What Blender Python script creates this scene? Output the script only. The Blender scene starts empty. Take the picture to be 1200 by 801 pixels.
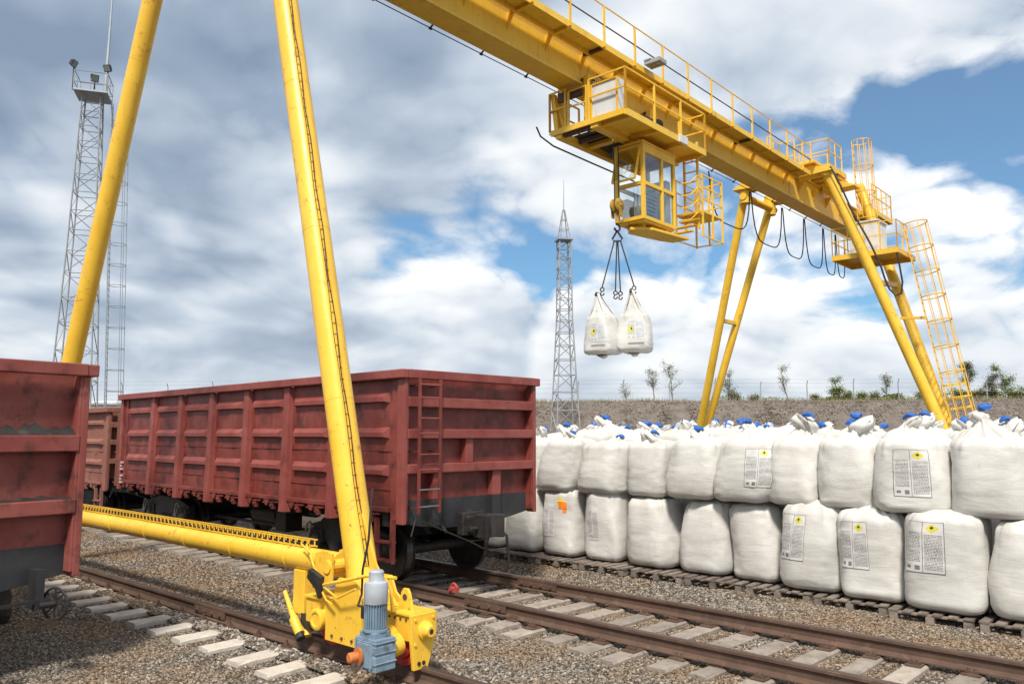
import bpy, bmesh, math, random
import numpy as np
from mathutils import Vector, Matrix, noise as mnoise

random.seed(7)
R = math.radians
PI = math.pi
scene = bpy.context.scene
COL = scene.collection

# ------------------------------------------------------------------ camera
cam_d = bpy.data.cameras.new('camera')
cam_d.sensor_width = 36.0
cam_d.lens = 27.9
cam_d.clip_start = 0.05
cam_d.clip_end = 6000
cam = bpy.data.objects.new('camera', cam_d)
COL.objects.link(cam)
cam.location = (0, 0, 2.45)
cam.rotation_euler = (R(90 + 6.62), 0, 0)
scene.camera = cam

# ------------------------------------------------------------------ light and sky
SUN_AZ, SUN_EL = -174.0, 52.0          # azimuth from +Y towards +X
sun_d = bpy.data.lights.new('sun', 'SUN')
sun_d.energy = 3.6
sun_d.angle = R(9)
sun_d.color = (1.0, 0.93, 0.83)
sun = bpy.data.objects.new('sun', sun_d)
COL.objects.link(sun)
sdir = Vector((math.sin(R(SUN_AZ)) * math.cos(R(SUN_EL)), math.cos(R(SUN_AZ)) * math.cos(R(SUN_EL)), math.sin(R(SUN_EL))))
sun.rotation_euler = sdir.to_track_quat('Z', 'Y').to_euler()
sun.location = sdir * 60

world = bpy.data.worlds.new('World')
scene.world = world
world.use_nodes = True
world.cycles.sampling_method = 'MANUAL'
world.cycles.sample_map_resolution = 512
vs = scene.view_settings
vs.view_transform = 'Standard'
vs.look = 'None'
vs.gamma = 1.0
vs.use_curve_mapping = False
vs.exposure = 0.47
scene.cycles.use_denoising = True
scene.cycles.max_bounces = 6
scene.cycles.transparent_max_bounces = 12


class NT:
    """small helper round a node tree"""
    def __init__(self, tree):
        self.t = tree
        tree.nodes.clear()

    def n(self, typ, ins=None, **kw):
        nd = self.t.nodes.new(typ)
        for k, v in kw.items():
            setattr(nd, k, v)
        if ins:
            for k, v in ins.items():
                s = nd.inputs[k]
                if isinstance(v, bpy.types.NodeSocket):
                    self.t.links.new(v, s)
                else:
                    s.default_value = v
        return nd

    def math(self, op, a, b=None, c=None, clamp=False):
        ins = {0: a}
        if b is not None:
            ins[1] = b
        if c is not None:
            ins[2] = c
        nd = self.n('ShaderNodeMath', ins, operation=op)
        nd.use_clamp = clamp
        return nd.outputs[0]

    def mix(self, f, a, b, blend='MIX'):
        nd = self.t.nodes.new('ShaderNodeMix')
        nd.data_type = 'RGBA'
        nd.blend_type = blend
        for idx, v in ((0, f), (6, a), (7, b)):
            s = nd.inputs[idx]
            if isinstance(v, bpy.types.NodeSocket):
                self.t.links.new(v, s)
            elif idx == 0:
                s.default_value = v
            else:
                s.default_value = (*v, 1) if len(v) == 3 else v
        return nd.outputs[2]

    def ramp(self, f, stops):
        nd = self.n('ShaderNodeValToRGB', {0: f})
        el = nd.color_ramp.elements
        while len(el) > 1:
            el.remove(el[-1])
        for i, (p, c) in enumerate(stops):
            e = el[0] if i == 0 else el.new(p)
            e.position = p
            if isinstance(c, (int, float)):
                c = (c, c, c)
            e.color = (*c, 1)
        return nd.outputs[0]

    def noise(self, vec, scale, detail=5, rough=0.55, dist=0.0):
        return self.n('ShaderNodeTexNoise', {'Vector': vec, 'Scale': scale, 'Detail': detail, 'Roughness': rough, 'Distortion': dist}).outputs[0]

    def mapping(self, vec, loc=(0, 0, 0), rot=(0, 0, 0), scale=(1, 1, 1)):
        return self.n('ShaderNodeMapping', {'Vector': vec, 'Location': loc, 'Rotation': rot, 'Scale': scale}).outputs[0]


def build_sky():
    w = NT(world.node_tree)
    tc = w.n('ShaderNodeTexCoord').outputs['Generated']
    sky = w.n('ShaderNodeTexSky', sky_type='NISHITA')
    sky.sun_disc = False
    sky.sun_elevation = R(SUN_EL)
    sky.sun_rotation = R(SUN_AZ)
    sky.altitude = 100
    sky.air_density = 1.0
    sky.dust_density = 0.4
    sky.ozone_density = 2.5
    sep = w.n('ShaderNodeSeparateXYZ', {0: tc})
    x, y, z = sep.outputs
    zc = w.math('ADD', w.math('MAXIMUM', z, 0.0), 0.36)
    px = w.math('DIVIDE', x, zc)
    py = w.math('DIVIDE', y, zc)
    p = w.n('ShaderNodeCombineXYZ', {0: px, 1: py, 2: 0.0}).outputs[0]

    def density(off, edges=True):
        q = w.mapping(p, loc=(5.1 + off[0], 2.4 + off[1], 0.7), scale=(1.0, 0.9, 1))
        warp = w.n('ShaderNodeTexNoise', {'Vector': q, 'Scale': 1.3, 'Detail': 2.0}).outputs['Color']
        wv = w.n('ShaderNodeVectorMath', {0: warp, 1: (0.5, 0.5, 0.5)}, operation='SUBTRACT').outputs[0]
        wv = w.n('ShaderNodeVectorMath', {0: wv, 1: (0.30, 0.30, 0.30)}, operation='MULTIPLY').outputs[0]
        q2 = w.n('ShaderNodeVectorMath', {0: q, 1: wv}, operation='ADD').outputs[0]
        big = w.noise(q2, 0.8, 2, 0.5)
        b1 = w.math('ABSOLUTE', w.math('SUBTRACT', w.noise(q2, 2.6, 0, 0.5), 0.5))
        b2 = w.math('ABSOLUTE', w.math('SUBTRACT', w.noise(q2, 6.1, 0, 0.5), 0.5))
        b3 = w.math('ABSOLUTE', w.math('SUBTRACT', w.noise(q2, 14.0, 0, 0.5), 0.5))
        puff = w.math('ADD', b1, w.math('ADD', w.math('MULTIPLY', b2, 0.55), w.math('MULTIPLY', b3, 0.30)))
        fine = w.noise(q2, 3.0, 7 if edges else 1.0, 0.6 if edges else 0.45)
        dn = w.math('ADD', w.math('MULTIPLY', big, 0.62), w.math('MULTIPLY', fine, 0.40))
        if not edges:
            puff = w.math('ADD', b1, w.math('MULTIPLY', b2, 0.35))
        return w.math('ADD', dn, w.math('MULTIPLY', w.math('SUBTRACT', puff, 0.18), 0.44))

    def lobe(d, sx, sz):
        """soft patch of sky round direction d"""
        v = w.n('ShaderNodeVectorMath', {0: tc, 1: d}, operation='SUBTRACT').outputs[0]
        v = w.n('ShaderNodeVectorMath', {0: v, 1: (1 / sx, 1 / sx, 1 / sz)}, operation='MULTIPLY').outputs[0]
        l2 = w.n('ShaderNodeVectorMath', {0: v, 1: v}, operation='DOT_PRODUCT').outputs['Value']
        return w.math('POWER', 2.718, w.math('MULTIPLY', l2, -1.0))

    dens = density((0, 0))
    soft1 = density((0, 0), False)
    dens2 = density((-0.03, -0.07), False)
    # where the cloud deck thickens and where it opens
    bias = w.math('MULTIPLY', lobe((-0.33, 0.86, 0.38), 0.55, 0.36), 0.20)
    bias = w.math('SUBTRACT', bias, w.math('MULTIPLY', lobe((0.55, 0.80, 0.20), 0.20, 0.085), 0.11))
    bias = w.math('SUBTRACT', bias, w.math('MULTIPLY', lobe((0.48, 0.79, 0.34), 0.20, 0.05), 0.12))
    bias = w.math('SUBTRACT', bias, w.math('MULTIPLY', lobe((0.05, 0.97, 0.21), 0.11, 0.045), 0.15))
    bias = w.math('ADD', bias, w.math('MULTIPLY', lobe((0.27, 0.85, 0.46), 0.30, 0.13), 0.15))
    bias = w.math('ADD', bias, w.math('MULTIPLY', lobe((0.0, 0.98, 0.07), 0.9, 0.10), 0.20))
    bias = w.math('ADD', bias, w.math('MULTIPLY', lobe((0.43, 0.86, 0.255), 0.15, 0.06), 0.17))
    bias = w.math('ADD', bias, 0.035)
    # extra cloud added out of view, behind and overhead, to whiten the ambient light
    bias = w.math('ADD', bias, w.math('MULTIPLY', w.math('SUBTRACT', 0.85, y, clamp=True), 0.16))
    cov = w.math('ADD', dens, bias)
    cover = w.ramp(cov, [(0.54, 0), (0.575, 0.4), (0.615, 0.93), (0.67, 1.0)])
    relief = w.math('MULTIPLY', w.math('SUBTRACT', soft1, dens2), 3.2)
    tone = w.noise(w.mapping(p, loc=(9.7, 4.1, 3.3)), 1.15, 4, 0.55, 0.4)
    lum = w.math('ADD', w.math('ADD', 0.80, relief), w.math('MULTIPLY', w.math('SUBTRACT', tone, 0.5), 1.3))
    lum = w.math('ADD', lum, w.math('MULTIPLY', w.math('SUBTRACT', dens, soft1), 2.8))
    lum = w.math('SUBTRACT', lum, w.math('MULTIPLY', w.math('MAXIMUM', w.math('SUBTRACT', cov, 0.66), 0.0), 1.1))
    lum = w.math('SUBTRACT', lum, w.math('MULTIPLY', lobe((-0.30, 0.86, 0.38), 0.44, 0.22), 0.60))
    lum = w.math('SUBTRACT', lum, w.math('MULTIPLY', lobe((-0.10, 0.98, 0.02), 0.9, 0.07), 0.16))
    ccol = w.ramp(lum, [(0.0, (1.9, 2.5, 3.4)), (0.22, (2.6, 3.25, 4.15)), (0.5, (4.4, 5.0, 5.75)), (0.74, (6.5, 6.8, 7.1)), (1.0, (8.2, 8.3, 8.4))])
    blue = w.mix(1.0, sky.outputs[0], (0.44, 0.78, 0.92), 'MULTIPLY')
    blue = w.mix(0.16, blue, (4.6, 5.3, 6.0))
    col = w.mix(cover, blue, ccol)
    hz = w.math('SUBTRACT', 1.0, w.math('MULTIPLY', w.math('ABSOLUTE', z), 6.5), clamp=True)
    col = w.mix(w.math('MULTIPLY', hz, 0.72), col, (5.0, 5.5, 6.0))
    bg = w.n('ShaderNodeBackground', {'Color': col, 'Strength': 0.098})
    w.n('ShaderNodeOutputWorld', {'Surface': bg.outputs[0]})


build_sky()

# ------------------------------------------------------------------ materials
MATS = {}


def material(name, base, alt=None, rough=0.6, metal=0.0, vscale=2.0, vrange=(0.35, 0.7), dirt=None, dirt_scale=3.0, dirt_range=(0.55, 0.75),
             streak=None, streak_range=(0.5, 0.8), bump=0.0, bscale=30.0, spec=0.4, rnd=0.0, chips=None):
    m = bpy.data.materials.new(name)
    m.use_nodes = True
    t = NT(m.node_tree)
    geo = t.n('ShaderNodeNewGeometry').outputs['Position']
    c = None
    alt = alt or tuple(v * 0.8 for v in base)
    f = t.ramp(t.noise(geo, vscale, 5, 0.6), [(vrange[0], 0), (vrange[1], 1)])
    c = t.mix(f, base, alt)
    if streak:
        sv = t.mapping(geo, scale=(9, 9, 0.7))
        sf = t.ramp(t.noise(sv, 1.0, 5, 0.6), [(streak_range[0], 0), (streak_range[1], 0.75)])
        c = t.mix(sf, c, streak)
    if dirt:
        df = t.ramp(t.noise(geo, dirt_scale, 8, 0.68), [(dirt_range[0], 0), (dirt_range[1], 1)])
        c = t.mix(df, c, dirt)
    if chips:
        cf = t.ramp(t.noise(geo, 13, 6, 0.72), [(0.635, 0), (0.665, 1)])
        c = t.mix(t.math('MULTIPLY', cf, 0.75), c, chips)
    if rnd:
        oi = t.n('ShaderNodeObjectInfo').outputs['Random']
        k = t.math('ADD', t.math('MULTIPLY', oi, rnd), 1.0 - rnd * 0.5)
        kc = t.n('ShaderNodeCombineColor', {0: k, 1: k, 2: k}).outputs[0]
        c = t.mix(1.0, c, kc, 'MULTIPLY')
    rn = t.math('ADD', t.math('MULTIPLY', t.noise(geo, vscale * 3, 4), 0.25), rough - 0.12, clamp=True)
    ins = {'Base Color': c, 'Roughness': rn, 'Metallic': metal, 'Specular IOR Level': spec}
    b = t.n('ShaderNodeBsdfPrincipled', ins)
    if bump:
        bn = t.n('ShaderNodeBump', {'Height': t.noise(geo, bscale, 6, 0.6), 'Strength': bump, 'Distance': 0.02})
        t.t.links.new(bn.outputs[0], b.inputs['Normal'])
    t.n('ShaderNodeOutputMaterial', {'Surface': b.outputs[0]})
    MATS[name] = m
    return m


material('yellow_paint', (0.84, 0.53, 0.05), (0.76, 0.445, 0.036), 0.42, vscale=1.1, dirt=(0.26, 0.12, 0.03), dirt_scale=2.6, dirt_range=(0.62, 0.80),
         streak=(0.56, 0.28, 0.025), streak_range=(0.54, 0.84), bump=0.06, bscale=14, chips=(0.14, 0.06, 0.025))
material('yellow_bright', (0.85, 0.54, 0.058), (0.77, 0.455, 0.038), 0.38, vscale=1.5, dirt=(0.30, 0.14, 0.035), dirt_scale=4.2, dirt_range=(0.60, 0.76), streak=(0.64, 0.36, 0.04), streak_range=(0.52, 0.85), bump=0.10, bscale=8, chips=(0.16, 0.075, 0.03))
material('yellow_grimy', (0.52, 0.31, 0.035), (0.30, 0.17, 0.03), 0.55, vscale=6, dirt=(0.05, 0.035, 0.02), dirt_scale=9, dirt_range=(0.5, 0.72))
material('wagon_red', (0.165, 0.029, 0.022), (0.245, 0.060, 0.046), 0.5, vscale=1.9, vrange=(0.40, 0.70), dirt=(0.045, 0.016, 0.014), dirt_scale=2.8, dirt_range=(0.48, 0.72),
         streak=(0.34, 0.115, 0.092), streak_range=(0.58, 0.88), bump=0.22, bscale=6)
material('wagon_trim_lit_rib', (0.20, 0.040, 0.032), (0.275, 0.076, 0.062), 0.5, vscale=2.6, vrange=(0.35, 0.7), dirt=(0.085, 0.028, 0.024), dirt_scale=3.5, dirt_range=(0.56, 0.8), bump=0.1, bscale=9)  # pinker red of beams, posts and rims; also paints the ribs as lit
material('wagon_faded', (0.205, 0.044, 0.036), (0.285, 0.086, 0.070), 0.6, vscale=1.6, dirt=(0.055, 0.022, 0.018), dirt_scale=3.6, dirt_range=(0.52, 0.70),
         streak=(0.17, 0.05, 0.045), streak_range=(0.58, 0.85), bump=0.12, bscale=9)
material('wagon_brown', (0.27, 0.115, 0.082), (0.22, 0.08, 0.06), 0.7, vscale=2.0, dirt=(0.08, 0.04, 0.03), bump=0.1, bscale=9)
material('black_paint', (0.022, 0.023, 0.026), (0.042, 0.043, 0.047), 0.45, vscale=2.2, dirt=(0.09, 0.08, 0.075), dirt_scale=3.2, dirt_range=(0.60, 0.8), bump=0.08, bscale=10)
material('bogie_black', (0.017, 0.016, 0.016), (0.036, 0.033, 0.031), 0.55, vscale=5, dirt=(0.07, 0.06, 0.05), dirt_scale=6, bump=0.1)
material('wheel_steel', (0.11, 0.105, 0.10), (0.06, 0.055, 0.05), 0.32, 0.8, vscale=5)
material('bare_metal', (0.35, 0.34, 0.33), (0.25, 0.24, 0.23), 0.4, 0.8, vscale=6)
material('rail_rust', (0.085, 0.050, 0.036), (0.125, 0.075, 0.052), 0.75, vscale=4, dirt=(0.18, 0.12, 0.09), dirt_scale=9, dirt_range=(0.55, 0.8), bump=0.15, bscale=30)
material('rail_top', (0.13, 0.10, 0.085), (0.09, 0.065, 0.055), 0.42, 0.5, vscale=3)
material('sleeper_wood', (0.36, 0.31, 0.26), (0.22, 0.185, 0.155), 0.9, vscale=3.5, dirt=(0.10, 0.075, 0.06), dirt_scale=11, dirt_range=(0.55, 0.75), bump=0.5, bscale=18, rnd=0.45)
material('sleeper_concrete', (0.56, 0.515, 0.45), (0.45, 0.405, 0.35), 0.92, vscale=7, dirt=(0.30, 0.20, 0.12), dirt_scale=4, dirt_range=(0.58, 0.8), bump=0.35, bscale=40, rnd=0.15)
material('pallet_wood', (0.24, 0.20, 0.165), (0.15, 0.12, 0.10), 0.9, vscale=5, dirt=(0.06, 0.05, 0.04), dirt_scale=9, bump=0.4, bscale=25, rnd=0.5)
material('motor_grey', (0.20, 0.285, 0.36), (0.155, 0.225, 0.29), 0.45, vscale=6, dirt=(0.07, 0.075, 0.075), dirt_scale=7, dirt_range=(0.5, 0.72), bump=0.05)
material('motor_pale', (0.42, 0.455, 0.49), (0.35, 0.38, 0.42), 0.45, vscale=6, dirt=(0.3, 0.3, 0.3))
material('orange_paint', (0.58, 0.19, 0.05), (0.36, 0.11, 0.035), 0.55, vscale=9, dirt=(0.12, 0.05, 0.025), dirt_scale=14)
material('red_paint', (0.42, 0.012, 0.012), (0.28, 0.01, 0.01), 0.45, vscale=6, dirt=(0.06, 0.02, 0.02))
material('signal_red', (0.42, 0.075, 0.065), (0.32, 0.05, 0.045), 0.6, vscale=14)
material('cable_black', (0.018, 0.018, 0.02), (0.03, 0.03, 0.03), 0.6)
material('galvanised', (0.36, 0.39, 0.42), (0.28, 0.31, 0.34), 0.5, 0.3, vscale=3)
material('mast_paint', (0.26, 0.28, 0.30), (0.34, 0.35, 0.36), 0.6, vscale=1.5)
material('white_metal', (0.66, 0.68, 0.68), (0.58, 0.6, 0.6), 0.45, vscale=3, dirt=(0.4, 0.4, 0.38))
material('dark_interior', (0.05, 0.045, 0.04), (0.10, 0.085, 0.07), 0.8, vscale=4)
material('blue_tie', (0.015, 0.085, 0.36), (0.03, 0.15, 0.48), 0.5, vscale=14, bump=0.3, bscale=60)
material('dead_wood', (0.24, 0.20, 0.165), (0.18, 0.15, 0.12), 0.9, vscale=10)


def simple(name, color, rough=0.6, **kw):
    m = bpy.data.materials.new(name)
    m.use_nodes = True
    b = m.node_tree.nodes['Principled BSDF']
    b.inputs['Base Color'].default_value = (*color, 1)
    b.inputs['Roughness'].default_value = rough
    for k, v in kw.items():
        b.inputs[k].default_value = v
    MATS[name] = m
    return m


gl = bpy.data.materials.new('glass')
gl.use_nodes = True
_t = NT(gl.node_tree)
_tr = _t.n('ShaderNodeBsdfTransparent', {'Color': (0.86, 0.90, 0.90, 1)}).outputs[0]
_gs = _t.n('ShaderNodeBsdfGlossy', {'Color': (0.9, 0.93, 0.95, 1), 'Roughness': 0.03}).outputs[0]
_mx = _t.n('ShaderNodeMixShader', {0: 0.16, 1: _tr, 2: _gs})
_t.n('ShaderNodeOutputMaterial', {'Surface': _mx.outputs[0]})
MATS['glass'] = gl
simple('lamp_glass', (0.22, 0.23, 0.22), 0.15, **{'Specular IOR Level': 0.8})


def bag_material(name, base, alt):
    m = bpy.data.materials.new(name)
    m.use_nodes = True
    t = NT(m.node_tree)
    geo = t.n('ShaderNodeNewGeometry').outputs['Position']
    obj = t.n('ShaderNodeTexCoord').outputs['Object']
    oi = t.n('ShaderNodeObjectInfo').outputs['Random']
    f = t.ramp(t.noise(geo, 2.1, 5, 0.6), [(0.4, 0), (0.72, 1)])
    c = t.mix(f, base, alt)
    d = t.ramp(t.noise(t.mapping(geo, scale=(1, 1, 1.6)), 4.2, 7, 0.7), [(0.60, 0), (0.86, 1)])
    c = t.mix(t.math('MULTIPLY', d, 0.6), c, (0.40, 0.36, 0.31))
    scr = t.ramp(t.noise(t.mapping(geo, rot=(0.2, 0.1, 0.4), scale=(14, 14, 1.2)), 1.3, 4, 0.6), [(0.66, 0), (0.74, 1)])
    c = t.mix(t.math('MULTIPLY', scr, 0.35), c, (0.33, 0.31, 0.29))
    k = t.math('ADD', t.math('MULTIPLY', oi, 0.10), 0.92)
    c = t.mix(1.0, c, t.n('ShaderNodeCombineColor', {0: k, 1: k, 2: t.math('MULTIPLY', k, 0.985)}).outputs[0], 'MULTIPLY')
    wr = t.noise(t.mapping(geo, scale=(2.2, 2.2, 13)), 1.5, 7, 0.62, 0.6)
    wr2 = t.noise(t.mapping(geo, rot=(0.3, 0.5, 0.2), scale=(5, 5, 9)), 1.6, 6, 0.6, 0.9)
    def ridge(vec, sc):
        n_ = t.noise(vec, sc, 2, 0.5, 0.8)
        return t.math('POWER', t.math('SUBTRACT', 1.0, t.math('MULTIPLY', t.math('ABSOLUTE', t.math('SUBTRACT', n_, 0.5)), 4.0), clamp=True), 3.0)
    rg1 = ridge(t.mapping(geo, scale=(1.0, 1.0, 4.5)), 1.9)
    rg2 = ridge(t.mapping(geo, rot=(0.5, 0.3, 0.7), scale=(2.5, 2.5, 2.0)), 1.5)
    hgt = t.math('ADD', t.math('MULTIPLY', wr, 0.35), t.math('MULTIPLY', wr2, 0.3))
    hgt = t.math('SUBTRACT', hgt, t.math('ADD', t.math('MULTIPLY', rg1, 0.30), t.math('MULTIPLY', rg2, 0.22)))
    bn = t.n('ShaderNodeBump', {'Height': hgt, 'Strength': 0.12, 'Distance': 0.045})
    b = t.n('ShaderNodeBsdfPrincipled', {'Base Color': c, 'Roughness': 0.52, 'Specular IOR Level': 0.35, 'Normal': bn.outputs[0],
                                         'Subsurface Weight': 0.12, 'Subsurface Radius': (0.05, 0.045, 0.035)})
    t.n('ShaderNodeOutputMaterial', {'Surface': b.outputs[0]})
    MATS[name] = m


bag_material('bag_white', (0.61, 0.602, 0.58), (0.53, 0.512, 0.48))


def label_material(name, ink, framed=True, diamond=True, rows=34.0, pale=(0.60, 0.59, 0.565)):
    """printed panel: frame, two columns of text lines and a yellow hazard diamond (flat print)"""
    m = bpy.data.materials.new(name)
    m.use_nodes = True
    t = NT(m.node_tree)
    uv = t.n('ShaderNodeTexCoord').outputs['UV']
    s = t.n('ShaderNodeSeparateXYZ', {0: uv})
    u, v = s.outputs[0], s.outputs[1]
    br = t.n('ShaderNodeTexBrick', {'Vector': uv, 'Scale': 1.0, 'Mortar Size': 0.006, 'Mortar Smooth': 0.1, 'Bias': 0.2, 'Brick Width': 0.075, 'Row Height': 1.0 / rows,
                                    'Color1': (0.0, 0.0, 0.0, 1), 'Color2': (0.38, 0.38, 0.38, 1), 'Mortar': (1, 1, 1, 1)})
    br.offset = 0.37
    br.squash = 0.7
    br.squash_frequency = 3
    # gaps between the paragraphs and short last lines
    para = t.ramp(t.noise(t.mapping(uv, scale=(1.2, rows * 0.5, 1)), 1.0, 2), [(0.56, 0), (0.62, 1)])
    text = t.math('MAXIMUM', br.outputs[0], t.math('MULTIPLY', para, 0.75))

    def inside(val, a, b):
        return t.math('MULTIPLY', t.math('GREATER_THAN', val, a), t.math('LESS_THAN', val, b))
    col1 = t.math('MULTIPLY', inside(u, 0.05, 0.43), inside(v, 0.20, 0.80))
    col2 = t.math('MULTIPLY', inside(u, 0.53, 0.95), inside(v, 0.06, 0.76))
    box = t.math('MAXIMUM', col1, col2)
    icons = t.math('MAXIMUM', t.math('MULTIPLY', inside(u, 0.08, 0.2), inside(v, 0.07, 0.13)), t.math('MULTIPLY', inside(u, 0.3, 0.42), inside(v, 0.05, 0.14)))
    inkf = t.math('MULTIPLY', box, t.math('SUBTRACT', 1.0, text))
    inkf = t.math('MAXIMUM', inkf, t.math('MULTIPLY', icons, 0.8))
    if framed:
        au = t.math('ABSOLUTE', t.math('SUBTRACT', u, 0.5))
        av = t.math('ABSOLUTE', t.math('SUBTRACT', v, 0.5))
        fr = t.math('MAXIMUM', t.math('GREATER_THAN', au, 0.482), t.math('GREATER_THAN', av, 0.49))
        fr = t.math('MAXIMUM', fr, t.math('LESS_THAN', t.math('ABSOLUTE', t.math('SUBTRACT', u, 0.485)), 0.008))
        inkf = t.math('MAXIMUM', inkf, t.math('MULTIPLY', fr, 0.85))
    c = t.mix(inkf, pale, ink)
    if diamond:
        dd = t.math('ADD', t.math('MULTIPLY', t.math('ABSOLUTE', t.math('SUBTRACT', u, 0.70)), 1.0), t.math('MULTIPLY', t.math('ABSOLUTE', t.math('SUBTRACT', v, 0.88)), 1.9))
        c = t.mix(t.math('LESS_THAN', dd, 0.175), c, (0.60, 0.54, 0.06))
        c = t.mix(t.math('LESS_THAN', t.math('ADD', t.math('MULTIPLY', t.math('ABSOLUTE', t.math('SUBTRACT', u, 0.70)), 1.0), t.math('MULTIPLY', t.math('ABSOLUTE', t.math('SUBTRACT', v, 0.895)), 1.6)), 0.06), c, (0.05, 0.05, 0.03))
    b = t.n('ShaderNodeBsdfPrincipled', {'Base Color': c, 'Roughness': 0.5})
    t.n('ShaderNodeOutputMaterial', {'Surface': b.outputs[0]})
    MATS[name] = m


label_material('label_print', (0.075, 0.078, 0.088))
label_material('label_grey', (0.22, 0.22, 0.23), framed=False, diamond=False, rows=30)
label_material('label_blue', (0.30, 0.38, 0.46), framed=False, diamond=False, rows=22)
simple('diamond_yellow', (0.60, 0.56, 0.08), 0.5)
simple('stamp_orange', (0.75, 0.20, 0.02), 0.5)
simple('stamp_yellow', (0.78, 0.55, 0.02), 0.5)
simple('print_grey', (0.26, 0.26, 0.27), 0.5)
simple('print_dark', (0.07, 0.07, 0.07), 0.5)
simple('stencil_white', (0.46, 0.35, 0.32), 0.6)


def ground_material():
    m = bpy.data.materials.new('gravel_ground')
    m.use_nodes = True
    t = NT(m.node_tree)
    geo = t.n('ShaderNodeNewGeometry').outputs['Position']
    v = t.n('ShaderNodeTexVoronoi', {'Vector': geo, 'Scale': 26.0, 'Randomness': 1.0})
    sepc = t.n('ShaderNodeSeparateColor', {0: v.outputs['Color']}).outputs[0]
    stone = t.ramp(sepc, [(0.0, (0.065, 0.055, 0.045)), (0.35, (0.135, 0.116, 0.095)), (0.7, (0.20, 0.172, 0.141)), (1.0, (0.30, 0.262, 0.22))])
    patch = t.ramp(t.noise(geo, 0.45, 5, 0.6), [(0.42, 0), (0.62, 1)])
    c = t.mix(t.math('MULTIPLY', patch, 0.55), stone, (0.27, 0.185, 0.11))
    edge = t.ramp(v.outputs['Distance'], [(0.0, 1.0), (0.55, 0.35)])
    c = t.mix(1.0, c, edge, 'MULTIPLY')
    fine = t.ramp(t.noise(geo, 90, 3, 0.6), [(0.3, 0.7), (0.7, 1.15)])
    c = t.mix(1.0, c, fine, 'MULTIPLY')
    bn = t.n('ShaderNodeBump', {'Height': v.outputs['Distance'], 'Strength': 0.9, 'Distance': -0.03})
    b = t.n('ShaderNodeBsdfPrincipled', {'Base Color': c, 'Roughness': 0.92, 'Specular IOR Level': 0.2, 'Normal': bn.outputs[0]})
    t.n('ShaderNodeOutputMaterial', {'Surface': b.outputs[0]})
    MATS['gravel_ground'] = m


ground_material()


def stone_material(name, stops, patchcol):
    m = bpy.data.materials.new(name)
    m.use_nodes = True
    t = NT(m.node_tree)
    geo = t.n('ShaderNodeNewGeometry').outputs['Position']
    oi = t.n('ShaderNodeObjectInfo').outputs['Random']
    c = t.ramp(oi, stops)
    patch = t.ramp(t.noise(geo, 0.5, 5, 0.6), [(0.42, 0), (0.60, 1)])
    c = t.mix(t.math('MULTIPLY', patch, 0.65), c, t.mix(oi, tuple(v * 0.6 for v in patchcol), tuple(v * 1.45 for v in patchcol)))
    grain = t.ramp(t.noise(geo, 55, 4, 0.6), [(0.3, 0.78), (0.7, 1.15)])
    c = t.mix(1.0, c, grain, 'MULTIPLY')
    b = t.n('ShaderNodeBsdfPrincipled', {'Base Color': c, 'Roughness': 0.9, 'Specular IOR Level': 0.25})
    t.n('ShaderNodeOutputMaterial', {'Surface': b.outputs[0]})
    MATS[name] = m


stone_material('gravel_stone', [(0.0, (0.075, 0.065, 0.054)), (0.3, (0.15, 0.130, 0.108)), (0.62, (0.225, 0.196, 0.163)), (0.88, (0.32, 0.283, 0.24)), (1.0, (0.50, 0.45, 0.39))], (0.235, 0.148, 0.078))
stone_material('bank_stone', [(0.0, (0.11, 0.088, 0.07)), (0.5, (0.16, 0.132, 0.11)), (0.88, (0.22, 0.187, 0.16)), (1.0, (0.36, 0.33, 0.29))], (0.15, 0.113, 0.082))
material('bank_earth', (0.130, 0.108, 0.092), (0.185, 0.160, 0.140), 0.95, vscale=1.4, dirt=(0.075, 0.06, 0.048), dirt_scale=1.7, dirt_range=(0.48, 0.72), bump=0.8, bscale=8)


def leaf_material(name, a, b_):
    m = bpy.data.materials.new(name)
    m.use_nodes = True
    t = NT(m.node_tree)
    geo = t.n('ShaderNodeNewGeometry').outputs['Position']
    f = t.ramp(t.noise(geo, 2.6, 3, 0.6), [(0.35, 0), (0.65, 1)])
    c = t.mix(f, a, b_)
    b = t.n('ShaderNodeBsdfPrincipled', {'Base Color': c, 'Roughness': 0.75, 'Specular IOR Level': 0.2})
    t.n('ShaderNodeOutputMaterial', {'Surface': b.outputs[0]})
    MATS[name] = m


leaf_material('leaf_green', (0.19, 0.23, 0.055), (0.27, 0.29, 0.09))
leaf_material('leaf_pale', (0.25, 0.245, 0.12), (0.20, 0.20, 0.10))  # backlit haze is put into this pale leaf colour
leaf_material('leaf_dark', (0.14, 0.145, 0.06), (0.19, 0.155, 0.08))
leaf_material('dry_grass', (0.27, 0.22, 0.12), (0.17, 0.17, 0.07))


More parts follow.
